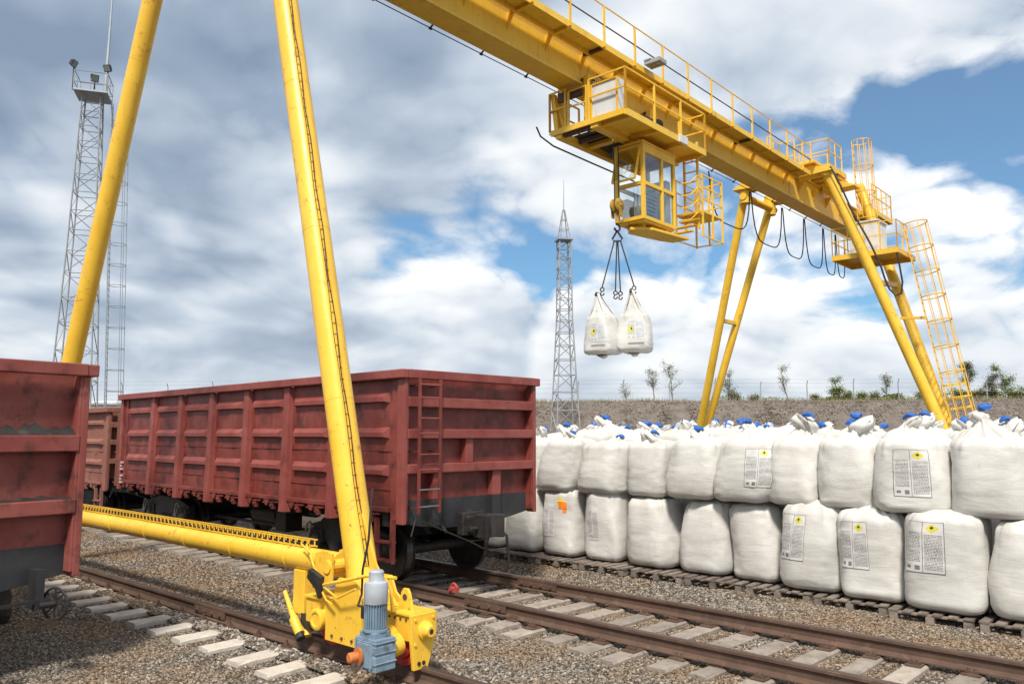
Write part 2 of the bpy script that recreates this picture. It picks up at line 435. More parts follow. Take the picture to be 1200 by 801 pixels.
# ------------------------------------------------------------------ mesh helpers
class MB:
    def __init__(self):
        self.v = []
        self.f = []

    def add(self, verts, faces):
        o = len(self.v)
        self.v.extend([tuple(p) for p in verts])
        self.f.extend([tuple(i + o for i in q) for q in faces])
        return self

    def box(self, x0, x1, y0, y1, z0, z1):
        return self.add([(x0, y0, z0), (x1, y0, z0), (x1, y1, z0), (x0, y1, z0), (x0, y0, z1), (x1, y0, z1), (x1, y1, z1), (x0, y1, z1)],
                        [(0, 3, 2, 1), (4, 5, 6, 7), (0, 1, 5, 4), (1, 2, 6, 5), (2, 3, 7, 6), (3, 0, 4, 7)])

    def bar(self, p0, p1, w, h=None, up=(0, 0, 1)):
        h = h or w
        a, b = Vector(p0), Vector(p1)
        d = (b - a).normalized()
        u = Vector(up)
        if abs(d.dot(u)) > 0.98:
            u = Vector((1, 0, 0))
        s = d.cross(u).normalized()
        u = s.cross(d).normalized()
        vs_ = []
        for p in (a, b):
            for i, j in ((-1, -1), (1, -1), (1, 1), (-1, 1)):
                vs_.append(p + s * (i * w / 2) + u * (j * h / 2))
        return self.add(vs_, [(0, 1, 2, 3), (7, 6, 5, 4), (0, 4, 5, 1), (1, 5, 6, 2), (2, 6, 7, 3), (3, 7, 4, 0)])

    def tube(self, pts, r, n=8, caps=True, closed=False):
        pts = [Vector(p) for p in pts]
        k = len(pts)
        rr = r if isinstance(r, (list, tuple)) else [r] * k
        tang = []
        for i in range(k):
            if closed:
                tang.append((pts[(i + 1) % k] - pts[i - 1]).normalized())
            else:
                tang.append((pts[min(i + 1, k - 1)] - pts[max(i - 1, 0)]).normalized())
        u = Vector((0, 0, 1)) if abs(tang[0].z) < 0.9 else Vector((1, 0, 0))
        vs_ = []
        for i in range(k):
            u = (u - tang[i] * u.dot(tang[i])).normalized()
            w = tang[i].cross(u)
            for j in range(n):
                a = 2 * PI * j / n
                vs_.append(pts[i] + (u * math.cos(a) + w * math.sin(a)) * rr[i])
        fs = []
        for i in range(k if closed else k - 1):
            i2 = (i + 1) % k
            for j in range(n):
                j2 = (j + 1) % n
                fs.append((i * n + j, i * n + j2, i2 * n + j2, i2 * n + j))
        if caps and not closed:
            fs.append(tuple(range(n - 1, -1, -1)))
            fs.append(tuple((k - 1) * n + j for j in range(n)))
        return self.add(vs_, fs)

    def cyl(self, p0, p1, r, n=16):
        return self.tube([p0, p1], r, n)

    def ring(self, c, axis, R_, r, n=20, m=6, arc=(0, 2 * PI), ref=None):
        ax = Vector(axis).normalized()
        u = Vector(ref) if ref else (Vector((0, 0, 1)) if abs(ax.z) < 0.9 else Vector((1, 0, 0)))
        u = (u - ax * u.dot(ax)).normalized()
        w = ax.cross(u)
        full = abs(arc[1] - arc[0] - 2 * PI) < 1e-6
        cnt = n if full else n + 1
        pts = [Vector(c) + (u * math.cos(arc[0] + (arc[1] - arc[0]) * i / n) + w * math.sin(arc[0] + (arc[1] - arc[0]) * i / n)) * R_ for i in range(cnt)]
        return self.tube(pts, r, m, closed=full)

    def prism(self, poly, fn, t0, t1):
        """poly: list of 2-D points, fn(a,b,t) -> 3-D point"""
        n = len(poly)
        vs_ = [fn(a, b, t0) for a, b in poly] + [fn(a, b, t1) for a, b in poly]
        fs = [tuple(range(n)), tuple(range(2 * n - 1, n - 1, -1))]
        for i in range(n):
            j = (i + 1) % n
            fs.append((i, i + n, j + n, j))
        return self.add(vs_, fs)

    def lathe(self, prof, c, axis, n=20):
        ax = Vector(axis).normalized()
        u = Vector((0, 0, 1)) if abs(ax.z) < 0.9 else Vector((1, 0, 0))
        u = (u - ax * u.dot(ax)).normalized()
        w = ax.cross(u)
        c = Vector(c)
        vs_ = []
        for r, h in prof:
            for j in range(n):
                a = 2 * PI * j / n
                vs_.append(c + ax * h + (u * math.cos(a) + w * math.sin(a)) * r)
        fs = []
        for i in range(len(prof) - 1):
            for j in range(n):
                j2 = (j + 1) % n
                fs.append((i * n + j, i * n + j2, (i + 1) * n + j2, (i + 1) * n + j))
        fs.append(tuple(range(n - 1, -1, -1)))
        fs.append(tuple((len(prof) - 1) * n + j for j in range(n)))
        return self.add(vs_, fs)

    def mesh(self, name, mat, smooth=False):
        me = bpy.data.meshes.new(name)
        me.from_pydata(self.v, [], self.f)
        bm = bmesh.new()
        bm.from_mesh(me)
        bmesh.ops.recalc_face_normals(bm, faces=bm.faces)
        bm.to_mesh(me)
        bm.free()
        me.materials.append(MATS[mat])
        if smooth:
            me.shade_smooth()
            try:
                me.set_sharp_from_angle(angle=R(40))
            except Exception:
                pass
        return me

    def build(self, name, mat, parent=None, smooth=False, bevel=0.0):
        o = bpy.data.objects.new(name, self.mesh(name, mat, smooth))
        COL.objects.link(o)
        o.parent = parent
        if bevel:
            b = o.modifiers.new('bevel', 'BEVEL')
            b.width = bevel
            b.segments = 2
            b.limit_method = 'ANGLE'
        return o


def put(name, me, parent, loc=(0, 0, 0), rotz=0.0, scale=(1, 1, 1)):
    o = bpy.data.objects.new(name, me)
    COL.objects.link(o)
    o.parent = parent
    o.location = loc
    o.rotation_euler = (0, 0, rotz)
    o.scale = scale
    return o


def tag(o, label=None, cat=None, group=None, kind=None):
    if label:
        o['label'] = label
    if cat:
        o['category'] = cat
    if group:
        o['group'] = group
    if kind:
        o['kind'] = kind
    return o


def empty(name, loc=(0, 0, 0), rz=0.0):
    o = bpy.data.objects.new(name, None)
    o.empty_display_size = 0.3
    COL.objects.link(o)
    o.location = loc
    o.rotation_euler = (0, 0, rz)
    return o


def copy_tree(o, parent=None):
    c = o.copy()
    COL.objects.link(c)
    c.parent = parent
    for ch in o.children:
        copy_tree(ch, c)
    return c


def frame(az):
    """unit vectors: along the line (away, azimuth az) and across it (away from the viewer)"""
    a = R(az)
    d = Vector((math.sin(a), math.cos(a), 0))
    return d, Vector((d.y, -d.x, 0))


TRACK_AZ, CRANE_AZ = -45.7, -48.0
TD, TN = frame(TRACK_AZ)
CD, CN = frame(CRANE_AZ)
TROT, CROT = R(-TRACK_AZ), R(-CRANE_AZ)


def tw(o, s, z=0.0):
    return TN * o + TD * s + Vector((0, 0, z))


def cw(o, s, z=0.0):
    return CN * o + CD * s + Vector((0, 0, z))


RAIL_Z = 0.22
SLEEPER_Z = 0.045
TRACK_O = 8.55
CRANE_RAIL_O = 5.37
FAR_RAIL_O = 30.0

# ------------------------------------------------------------------ ground
def hgt(x, y):
    return 0.035 * mnoise.noise(Vector((x * 0.35, y * 0.35, 1.0))) + 0.02 * mnoise.noise(Vector((x * 1.1, y * 1.1, 4.0))) - 0.02


gm = MB()
xs = [-3000, -400, -80] + [-30 + 0.5 * i for i in range(121)] + [80, 400, 3000]
ys = [-3000, -300, -60] + [-4 + 0.5 * i for i in range(101)] + [80, 400, 5000]
gv = [(x, y, hgt(x, y) if (-30 <= x <= 30 and -4 <= y <= 46) else -0.03) for y in ys for x in xs]
nx = len(xs)
gf = [(j * nx + i, j * nx + i + 1, (j + 1) * nx + i + 1, (j + 1) * nx + i) for j in range(len(ys) - 1) for i in range(nx - 1)]
gm.add(gv, gf)
ground = gm.build('ground', 'gravel_ground', smooth=True)
tag(ground, kind='structure')


def scatter(name, surf_verts, surf_faces, density, smin, smax, mat, seed, flat=0.7, align=False):
    """loose stones strewn over a sheet: instances of four rough stones"""
    me = bpy.data.meshes.new(name)
    me.from_pydata(surf_verts, [], surf_faces)
    me.materials.append(MATS[mat])
    o = bpy.data.objects.new(name, me)
    COL.objects.link(o)
    g = bpy.data.node_groups.new(name, 'GeometryNodeTree')
    g.interface.new_socket('Geometry', in_out='INPUT', socket_type='NodeSocketGeometry')
    g.interface.new_socket('Geometry', in_out='OUTPUT', socket_type='NodeSocketGeometry')
    N, L = g.nodes.new, g.links.new
    gi, go = N('NodeGroupInput'), N('NodeGroupOutput')
    dist = N('GeometryNodeDistributePointsOnFaces')
    dist.inputs['Density'].default_value = density
    dist.inputs['Seed'].default_value = seed
    L(gi.outputs[0], dist.inputs['Mesh'])
    join = N('GeometryNodeJoinGeometry')
    for k in range(4):
        ico = N('GeometryNodeMeshIcoSphere')
        ico.inputs['Radius'].default_value = 1.0
        ico.inputs['Subdivisions'].default_value = 2
        sp = N('GeometryNodeSetPosition')
        nz = N('ShaderNodeTexNoise')
        nz.noise_dimensions = '4D'
        nz.inputs['W'].default_value = 3.7 * k + seed
        nz.inputs['Scale'].default_value = 0.9
        nz.inputs['Detail'].default_value = 1.0
        vm = N('ShaderNodeVectorMath')
        vm.operation = 'SUBTRACT'
        vm.inputs[1].default_value = (0.5, 0.5, 0.5)
        L(nz.outputs['Color'], vm.inputs[0])
        sc = N('ShaderNodeVectorMath')
        sc.operation = 'MULTIPLY'
        sc.inputs[1].default_value = (2.2, 2.2, 1.6)
        L(vm.outputs[0], sc.inputs[0])
        L(ico.outputs['Mesh'], sp.inputs['Geometry'])
        L(sc.outputs[0], sp.inputs['Offset'])
        sm = N('GeometryNodeSetMaterial')
        sm.inputs['Material'].default_value = MATS[mat]
        L(sp.outputs[0], sm.inputs[0])
        ti = N('GeometryNodeGeometryToInstance')
        L(sm.outputs[0], ti.inputs[0])
        L(ti.outputs[0], join.inputs[0])
    inst = N('GeometryNodeInstanceOnPoints')
    L(dist.outputs['Points'], inst.inputs['Points'])
    L(join.outputs[0], inst.inputs['Instance'])
    inst.inputs['Pick Instance'].default_value = True
    rr = N('FunctionNodeRandomValue')
    rr.data_type = 'INT'
    rr.inputs[4].default_value = 0
    rr.inputs[5].default_value = 3
    L(rr.outputs[2], inst.inputs['Instance Index'])
    rot = N('FunctionNodeRandomValue')
    rot.data_type = 'FLOAT_VECTOR'
    rot.inputs[0].default_value = (-0.5, -0.5, 0)
    rot.inputs[1].default_value = (0.5, 0.5, 6.28)
    L(rot.outputs[0], inst.inputs['Rotation'])
    s1 = N('FunctionNodeRandomValue')
    s1.data_type = 'FLOAT_VECTOR'
    s1.inputs[0].default_value = (smin * 0.8, smin * 0.8, smin * flat)
    s1.inputs[1].default_value = (smax, smax, smax * flat)
    s1.inputs['Seed'].default_value = 5
    L(s1.outputs[0], inst.inputs['Scale'])
    L(inst.outputs[0], go.inputs[0])
    md = o.modifiers.new('stones', 'NODES')
    md.node_group = g
    tag(o, kind='stuff')
    return o


def sheet_quads(poly_fn, step):
    vv, ff, idx = [], [], {}
    for cx in np.arange(-14, 22, step):
        for cy in np.arange(3.5, 26, step):
            if not poly_fn(cx + step / 2, cy + step / 2):
                continue
            q = []
            for ax, ay in ((cx, cy), (cx + step, cy), (cx + step, cy + step), (cx, cy + step)):
                key = (round(ax, 3), round(ay, 3))
                if key not in idx:
                    idx[key] = len(vv)
                    vv.append((ax, ay, hgt(ax, ay) + 0.002))
                q.append(idx[key])
            ff.append(tuple(q))
    return vv, ff


def near_gravel(x, y):
    d = math.hypot(x, y)
    o = x * CN.x + y * CN.y
    return abs(x) < y * 0.74 + 0.8 and 4.2 < d < 12.5 and o < 12.4


def far_gravel(x, y):
    d = math.hypot(x, y)
    o = x * CN.x + y * CN.y
    return abs(x) < y * 0.74 + 0.8 and 12.5 <= d < 23 and o < 13.0


v_, f_ = sheet_quads(near_gravel, 0.5)
g1 = scatter('gravel', v_, f_, 1600, 0.006, 0.0185, 'gravel_stone', 3)
tag(g1, 'loose grey and tan gravel stones covering the ground between the rails', 'gravel')
v_, f_ = sheet_quads(far_gravel, 0.5)
g2 = scatter('gravel', v_, f_, 560, 0.009, 0.026, 'gravel_stone', 8)
tag(g2, 'gravel stones farther off under and behind the wagons', 'gravel')

wm = MB()
rw = random.Random(61)
for i in range(260):
    o_, s_ = rw.choice(((6.3, 1.0), (11.2, 0.5), (4.2, 1.0), (11.4, 0.5))), rw.uniform(1.0, 13.0)
    p_ = CN * (o_[0] + rw.gauss(0, 0.3) * o_[1]) + CD * s_
    if rw.random() < 0.45:
        continue
    for k in range(rw.randint(3, 9)):
        a_ = rw.uniform(0, 2 * PI)
        L_ = rw.uniform(0.03, 0.11)
        b_ = p_ + Vector((rw.gauss(0, 0.03), rw.gauss(0, 0.03), 0.0))
        t_ = b_ + Vector((math.cos(a_) * L_ * 0.6, math.sin(a_) * L_ * 0.6, L_ * rw.uniform(0.2, 0.9)))
        w_ = Vector((-math.sin(a_), math.cos(a_), 0)) * 0.004
        wm.add([b_ - w_, b_ + w_, t_], [(0, 1, 2)])
wd = wm.build('dry_weeds', 'dry_grass')
tag(wd, 'sparse dry weeds and straw in the gravel beside rails and pallets', 'weeds', kind='stuff')

# ------------------------------------------------------------------ rails and sleepers
def rail_profile():
    # half-profile mirrored: foot, web, head (height 0.172)
    p = [(0.066, 0.0), (0.066, 0.012), (0.022, 0.030), (0.009, 0.046), (0.009, 0.118), (0.018, 0.130), (0.036, 0.136), (0.036, 0.165), (0.030, 0.172)]
    return p + [(-a, b) for a, b in reversed(p)]


def add_rail(name, parent, x, y0, y1, mat='rail_rust'):
    m = MB()
    m.prism(rail_profile(), lambda a, b, t: (x + a, t, SLEEPER_Z + 0.003 + b), y0, y1)
    r = m.build(name, mat, parent)
    t = MB()
    t.box(x - 0.029, x + 0.029, y0, y1, RAIL_Z - 0.0005, RAIL_Z + 0.0025)
    t.build('running_surface', 'rail_top', r)
    return r


def sleeper_mesh(name, w, l, h, mat, seed, taper=0.0):
    rng = random.Random(seed)
    m = MB()
    n = 10
    vs_, fs = [], []
    for i in range(n + 1):
        yy = -l / 2 + l * i / n
        j = [rng.uniform(-0.006, 0.006) for _ in range(6)]
        e = 0.02 if i in (0, n) else 0.0
        for a, b in ((-w / 2 + j[0], -h), (-w / 2 + j[1], -0.018 - e * 0.5), (-w / 2 + 0.02 + j[2], j[3] * 0.6), (w / 2 - 0.02 + j[4], j[5] * 0.6), (w / 2 + j[1], -0.018 - e * 0.5), (w / 2 + j[0], -h)):
            vs_.append((yy, a, b))
    for i in range(n):
        for k in range(5):
            fs.append((i * 6 + k, i * 6 + k + 1, (i + 1) * 6 + k + 1, (i + 1) * 6 + k))
    fs.append(tuple(range(6)))
    fs.append(tuple(n * 6 + k for k in range(5, -1, -1)))
    m.add(vs_, fs)
    return m.mesh(name, mat)


track = empty('railway_track', tw(TRACK_O, 0), TROT)
tag(track, kind='structure')
for x in (-0.796, 0.796):
    r = add_rail('rail', track, x, -7.0, 36.0)
# bolted fishplates at the rail joints
def fishplate(parent, x, y, side):
    m = MB()
    xx = x + side * 0.024
    m.box(min(xx, xx + side * 0.022), max(xx, xx + side * 0.022), y - 0.4, y + 0.4, SLEEPER_Z + 0.045, SLEEPER_Z + 0.132)
    for k in range(4):
        yy = y - 0.3 + 0.2 * k
        m.cyl((xx + side * 0.02, yy, SLEEPER_Z + 0.088), (xx + side * 0.05, yy, SLEEPER_Z + 0.088), 0.020, 6)
    return m.build('fishplate', 'rail_rust', parent)


fishplate(track, -0.796, 8.05, -1)
fishplate(track, 0.796, 8.55, -1)
wood = [sleeper_mesh('sleeper', 0.235, 2.72, 0.16, 'sleeper_wood', s) for s in range(5)]
pm = MB()
for sx in (-0.796, 0.796):
    pm.box(sx - 0.17, sx + 0.17, -0.085, 0.085, 0.0, 0.014)
    for dx in (-0.095, 0.095):
        pm.box(sx + dx - 0.022, sx + dx + 0.022, -0.06, 0.06, 0.014, 0.042)
        pm.cyl((sx + dx, -0.03, 0.04), (sx + dx, -0.03, 0.062), 0.014, 6)
        pm.cyl((sx + dx, 0.03, 0.04), (sx + dx, 0.03, 0.062), 0.014, 6)
plate_mesh = pm.mesh('tie_plate', 'rail_rust')
rs = random.Random(4)
s = -4.0
i = 0
while s < 34:
    o = put('sleeper', wood[i % 5], track, (rs.uniform(-0.08, 0.06), s + rs.uniform(-0.035, 0.035), SLEEPER_Z - 0.016 + rs.uniform(-0.012, 0.003)), rs.uniform(-0.03, 0.03), (rs.uniform(0.94, 1.03), rs.uniform(0.9, 1.08), 1))
    if s < 16:
        put('tie_plate', plate_mesh, o, (0, 0, 0.003))
    s += 0.50
    i += 1

crail = empty('crane_rail_track', cw(CRANE_RAIL_O, 0), CROT)
tag(crail, kind='structure')
add_rail('rail', crail, 0.0, -4.0, 34.0)
fishplate(crail, 0.0, 10.15, -1)
conc = [sleeper_mesh('sleeper', 0.25, 1.35, 0.17, 'sleeper_concrete', 20 + s) for s in range(4)]
cm = MB()
for dx in (-0.09, 0.09):
    cm.box(dx - 0.03, dx + 0.03, -0.07, 0.07, 0.0, 0.03)
    cm.cyl((dx, 0, 0.02), (dx, 0, 0.095), 0.016, 6)
    cm.cyl((dx, 0, 0.03), (dx, 0, 0.058), 0.032, 6)
clip_mesh = cm.mesh('rail_clip', 'rail_rust')
s = 1.8
i = 0
while s < 26:
    o = put('sleeper', conc[i % 4], crail, (-0.10 + rs.uniform(-0.05, 0.05), s + rs.uniform(-0.03, 0.03), SLEEPER_Z + rs.uniform(-0.012, 0.001)), rs.uniform(-0.03, 0.03))
    put('rail_clip', clip_mesh, o, (0.10, 0, 0.0))
    s += 0.64
    i += 1
crail2 = empty('crane_rail_track', cw(FAR_RAIL_O, 0), CROT)
tag(crail2, kind='structure')
add_rail('rail', crail2, 0.0, -2.0, 24.0)

v_, f_ = [], []
for side, (a0, a1) in enumerate(((5.02, 5.26), (5.48, 6.25))):
    n0 = len(v_)
    cnt = 70
    for i in range(cnt + 1):
        s_ = 2.0 + 0.3 * i
        for t in range(4):
            o_ = a0 + (a1 - a0) * t / 3
            v_.append(tuple(cw(o_, s_, 0.045 + 0.02 * mnoise.noise(Vector((s_ * 1.3, o_ * 3, 0))) - (0.03 if (side == 0 and t == 0) else 0.0))))
    f_ += [(n0 + i * 4 + t, n0 + i * 4 + t + 1, n0 + (i + 1) * 4 + t + 1, n0 + (i + 1) * 4 + t) for i in range(cnt) for t in range(3)]
gb_ = MB()
gb_.add(v_, f_)
gs_ = gb_.build('ballast_shoulder', 'gravel_ground', smooth=True)
tag(gs_, kind='structure')
g3 = scatter('gravel', v_, f_, 900, 0.008, 0.028, 'gravel_stone', 15)
tag(g3, 'gravel heaped along both sides of the crane rail', 'gravel')

# derail block on the near running rail
dm = MB()
dm.box(-0.05, 0.05, -0.06, 0.06, 0, 0.04)
dm.ring((0, 0, 0.06), (1, 0, 0), 0.055, 0.018, 14, 6)
dm.cyl((-0.07, 0, 0.05), (0.07, 0, 0.05), 0.03, 8)
d_ = dm.build('wheel_chock', 'signal_red')
d_.location = tw(TRACK_O - 0.80, 8.72, RAIL_Z + 0.003)
d_.rotation_euler = (0, 0, TROT)
tag(d_, 'small red wheel chock clamped on the rail in front of the wagon wheel', 'chock')

# ------------------------------------------------------------------ gondola wagons
WL, WW, WT = 10.85, 1.39, 3.38          # body length, half width, top of the rim
BODY_X = 0.10                            # body stands this much off the track centre
POST_Y = [1.82, 3.25, 4.68, 6.11, 7.54, 8.97]


def make_wheel_meshes():
    w = MB()
    prof = [(0.10, -0.09), (0.12, -0.075), (0.13, -0.03), (0.36, -0.02), (0.38, -0.062), (0.42, -0.065), (0.425, 0.02), (0.435, 0.045), (0.462, 0.052), (0.462, 0.068), (0.38, 0.07), (0.36, 0.02), (0.13, 0.025), (0.12, 0.09), (0.09, 0.1)]
    w.lathe(prof, (0, 0, 0), (1, 0, 0), 40)
    a = w.mesh('wheel', 'bogie_black', True)
    t = MB()
    t.lathe([(0.4255, -0.062), (0.427, -0.0), (0.437, 0.046), (0.430, 0.03)], (0, 0, 0), (1, 0, 0), 40)
    b = t.mesh('tread', 'wheel_steel', True)
    return a, b


WHEEL, TREAD = make_wheel_meshes()


def bogie_side_mesh(sg):
    """cast side frame of a three-piece bogie, sg = -1 near side; centre at (0,0) on the rail, axles at y +-0.85"""
    x = sg * 1.02
    m = MB()
    fx = lambda a, b, t: (x + t, a, b)
    m.prism([(-1.12, 0.58), (-1.08, 0.72), (-0.72, 0.80), (-0.35, 0.86), (0.35, 0.86), (0.72, 0.80), (1.08, 0.72), (1.12, 0.58), (0.98, 0.56), (0.95, 0.62), (0.72, 0.64), (0.62, 0.52), (0.36, 0.26), (-0.36, 0.26), (-0.62, 0.52), (-0.72, 0.64), (-0.95, 0.62), (-0.98, 0.56)], fx, -0.07, 0.07)
    for yy in (-0.85, 0.85):
        m.cyl((x - 0.12, yy, 0.46), (x + 0.12, yy, 0.46), 0.15, 14)
        m.cyl((x + sg * 0.12, yy, 0.46), (x + sg * 0.15, yy, 0.46), 0.10, 12)
        m.box(x - 0.10, x + 0.10, yy - 0.19, yy + 0.19, 0.46, 0.66)
    return m.mesh('side_frame', 'bogie_black')


SIDE_FRAME = {sg: bogie_side_mesh(sg) for sg in (-1, 1)}


def spring_mesh():
    m = MB()
    for (dx, dy) in ((-0.06, -0.16), (-0.06, 0.0), (-0.06, 0.16), (0.07, -0.08), (0.07, 0.08)):
        pts = [(dx + 0.055 * math.cos(a), dy + 0.055 * math.sin(a), 0.22 * a / (2 * PI * 5)) for a in [2 * PI * k / 9 for k in range(46)]]
        m.tube(pts, 0.014, 5)
    return m.mesh('spring', 'bogie_black', True)


SPRING = spring_mesh()


def loop_mesh():
    # bright cast handle / stirrup seen on the axle boxes
    m = MB()
    pts = [(0, -0.10, 0.10), (0, -0.02, 0.12), (0, 0.05, 0.0), (0, 0.12, -0.12), (0, 0.17, -0.10), (0, 0.14, 0.05), (0, 0.10, 0.14), (0, 0.03, 0.17), (0, -0.03, 0.13)]
    m.tube(pts, 0.018, 6)
    return m.mesh('axle_stirrup', 'bare_metal', True)


STIRRUP = loop_mesh()


def add_bogie(root, yc):
    # a bolster as the bogie's own mesh, frames, wheels, axles, springs below it
    m = MB()
    m.box(-1.0, 1.0, -0.22, 0.22, 0.52, 0.80)
    m.cyl((0, 0, 0.80), (0, 0, 0.98), 0.24, 18)
    for sx in (-0.62, 0.62):
        m.box(sx - 0.12, sx + 0.12, -0.14, 0.14, 0.80, 0.93)
    b = m.build('bogie', 'bogie_black', root)
    b.location = (BODY_X, yc, RAIL_Z)
    for sg in (-1, 1):
        put('side_frame', SIDE_FRAME[sg], b)
        put('spring', SPRING, b, (sg * 1.02, 0, 0.30))
        for yy in (-0.85, 0.85):
            put('axle_stirrup', STIRRUP, b, (sg * 1.19, yy + 0.05, 0.60))
    for yy in (-0.85, 0.85):
        a = MB()
        a.tube([(-1.10, 0, 0), (-0.7, 0, 0), (0, 0, 0), (0.7, 0, 0), (1.10, 0, 0)], [0.075, 0.095, 0.085, 0.095, 0.075], 14)
        ax = a.build('axle', 'bogie_black', b, True)
        ax.location = (0, yy, 0.43)
        for sg in (-1, 1):
            w = put('wheel', WHEEL, b, (sg * 0.79, yy, 0.43), 0 if sg < 0 else PI)
            put('tread', TREAD, b, (sg * 0.79, yy, 0.43), 0 if sg < 0 else PI)
        # brake blocks
        bb = MB()
        for sg in (-1, 1):
            bb.prism([(0.50, -0.18), (0.56, -0.16), (0.56, 0.18), (0.50, 0.18), (0.47, 0.0)], lambda p, q, t: (sg * 0.79 + t, yy - math.copysign(p, yy) , 0.43 + q), -0.05, 0.05)
        bb.bar((-0.85, yy - math.copysign(0.55, yy), 0.36), (0.85, yy - math.copysign(0.55, yy), 0.36), 0.05)
        bb.build('brake_gear', 'bogie_black', b)
    return b


def rib_mesh(w):
    """pressed stiffening rib: a raised bar with sloped ends, lying on the plane x=0, bulging to -x"""
    h, dpt = 0.16, 0.07
    m = MB()
    a = w / 2
    outer = [(-a, -h / 2), (a, -h / 2), (a, h / 2), (-a, h / 2)]
    inner = [(-a + 0.07, -h / 2 + 0.02), (a - 0.07, -h / 2 + 0.02), (a - 0.07, h / 2 - 0.075), (-a + 0.07, h / 2 - 0.075)]
    vs_ = [(0.004, p, q) for p, q in outer] + [(-dpt, p, q) for p, q in inner]
    m.add(vs_, [(4, 5, 6, 7), (0, 1, 5, 4), (1, 2, 6, 5), (2, 3, 7, 6), (3, 0, 4, 7), (0, 3, 2, 1)])
    return m


def make_wagon(name, red='wagon_red', end_style='a', trim='wagon_trim_lit_rib', inset=1.95):
    root = empty(name)
    # panels between the posts, both long sides
    edges = [0.34] + POST_Y + [WL - 0.34]
    for sg in (-1, 1):
        for k in range(7):
            y0, y1 = edges[k] + (0.10 if k > 0 else 0.0), edges[k + 1] - (0.10 if k < 6 else 0.0)
            m = MB()
            xw = sg * (WW - 0.075)
            # dented sheet: a small grid with slight bulges
            ny, nz = 7, 9
            rng = random.Random(100 * k + sg + len(name))
            vs_ = []
            for iz in range(nz):
                for iy in range(ny):
                    e = 0 if (iz in (0, nz - 1) or iy in (0, ny - 1)) else 1
                    vs_.append((xw + e * rng.uniform(-0.010, 0.010), y0 + (y1 - y0) * iy / (ny - 1), 1.34 + (WT - 0.06 - 1.34) * iz / (nz - 1)))
            m.add(vs_, [(iz * ny + iy, iz * ny + iy + 1, (iz + 1) * ny + iy + 1, (iz + 1) * ny + iy) for iz in range(nz - 1) for iy in range(ny - 1)])
            m.box(xw - sg * 0.02 - 0.004, xw - sg * 0.02 + 0.004, y0, y1, 1.34, WT - 0.06)
            pn = m.build('side_panel', red, root, True)
            for zr in (2.99, 2.47, 1.92):
                w = y1 - y0 - 0.16
                rb = rib_mesh(w)
                ro = rb.build('rib', trim, pn)  # lighter red than the panel paints in the light on the sloping faces
                ro.location = (xw - sg * (-0.002), (y0 + y1) / 2, zr)
                if sg > 0:
                    ro.rotation_euler = (0, 0, PI)
            sm = MB()
            sm.box(xw + (-0.012 if sg < 0 else 0.002), xw + (-0.002 if sg < 0 else 0.012), y0 + 0.02, y1 - 0.02, 2.20, 2.225)
            sm.build('weld_seam', red, pn)
            sm = MB()
            sm.box(xw + (-0.012 if sg < 0 else 0.002), xw + (-0.002 if sg < 0 else 0.012), y0 + 0.02, y1 - 0.02, 1.64, 1.665)
            sm.build('weld_seam', red, pn)
        for yy in POST_Y:
            m = MB()
            # hat-shaped post, tapering at the top
            for (z0, z1, dpt) in ((1.15, WT - 0.13, 0.0),):
                x_in, x_out = sg * (WW - 0.08), sg * (WW + 0.045)
                vs_ = []
                for z in (z0, z1):
                    dd = 0.0 if z < 2 else 0.05
                    for a, b in ((-0.115, 0), (-0.085, 1), (0.085, 1), (0.115, 0)):
                        vs_.append((x_in + (x_out - sg * dd - x_in) * b, yy + a, z))
                m.add(vs_, [(0, 1, 5, 4), (1, 2, 6, 5), (2, 3, 7, 6), (3, 0, 4, 7), (0, 3, 2, 1), (4, 5, 6, 7)])
            m.build('side_post', trim, root, bevel=0.008)
        # corner plates (wide, flat)
        for y0, y1 in ((0.0, 0.34), (WL - 0.34, WL)):
            m = MB()
            x_in, x_out = sg * (WW - 0.10), sg * (WW - 0.045)
            m.box(min(x_in, x_out), max(x_in, x_out), y0, y1, 1.22, WT - 0.12)
            m.build('corner_plate', red, root, bevel=0.01)
        # bottom sill
        m = MB()
        m.box(sg * WW - 0.07 if sg > 0 else -WW + 0.0, sg * WW - 0.0 if sg > 0 else -WW + 0.07, 0.34, WL - 0.34, 1.33, 1.40)
        m.build('side_sill', red, root, bevel=0.008)
        # hinges, latches and brackets of the floor hatches
        hm = MB()
        hm.box(-0.03, 0.03, -0.05, 0.05, -0.16, 0.0)
        hm.prism([(-0.10, 0.0), (0.10, 0.0), (0.05, -0.09), (-0.02, -0.11)], lambda a, b, t: (t, a + 0.16, b), -0.05, 0.02)
        hm.bar((-0.02, -0.22, -0.03), (0.0, 0.34, -0.06), 0.05, 0.03)
        hm.cyl((-0.05, 0.02, -0.10), (0.05, 0.02, -0.10), 0.03, 8)
        hmesh = hm.mesh('hatch_latch', red)
        for k in range(7):
            for fr in (0.30, 0.72):
                y0, y1 = edges[k], edges[k + 1]
                put('hatch_latch', hmesh, root, (sg * (WW - 0.06), y0 + (y1 - y0) * fr, 1.33), 0 if sg < 0 else PI)
    # top rim
    rim = MB()
    rim.box(-WW - 0.07, -WW + 0.05, -0.05, WL + 0.05, WT - 0.13, WT)
    rim.build('top_rim', trim, root, bevel=0.015)
    rim = MB()
    rim.box(WW - 0.05, WW + 0.07, -0.05, WL + 0.05, WT - 0.13, WT)
    rim.build('top_rim', trim, root, bevel=0.015)
    for y0, y1 in ((-0.06, 0.06), (WL - 0.06, WL + 0.06)):
        rim = MB()
        rim.box(-WW + 0.05, WW - 0.05, y0, y1, WT - 0.128, WT + 0.002)
        rim.build('top_rim', trim, root, bevel=0.012)
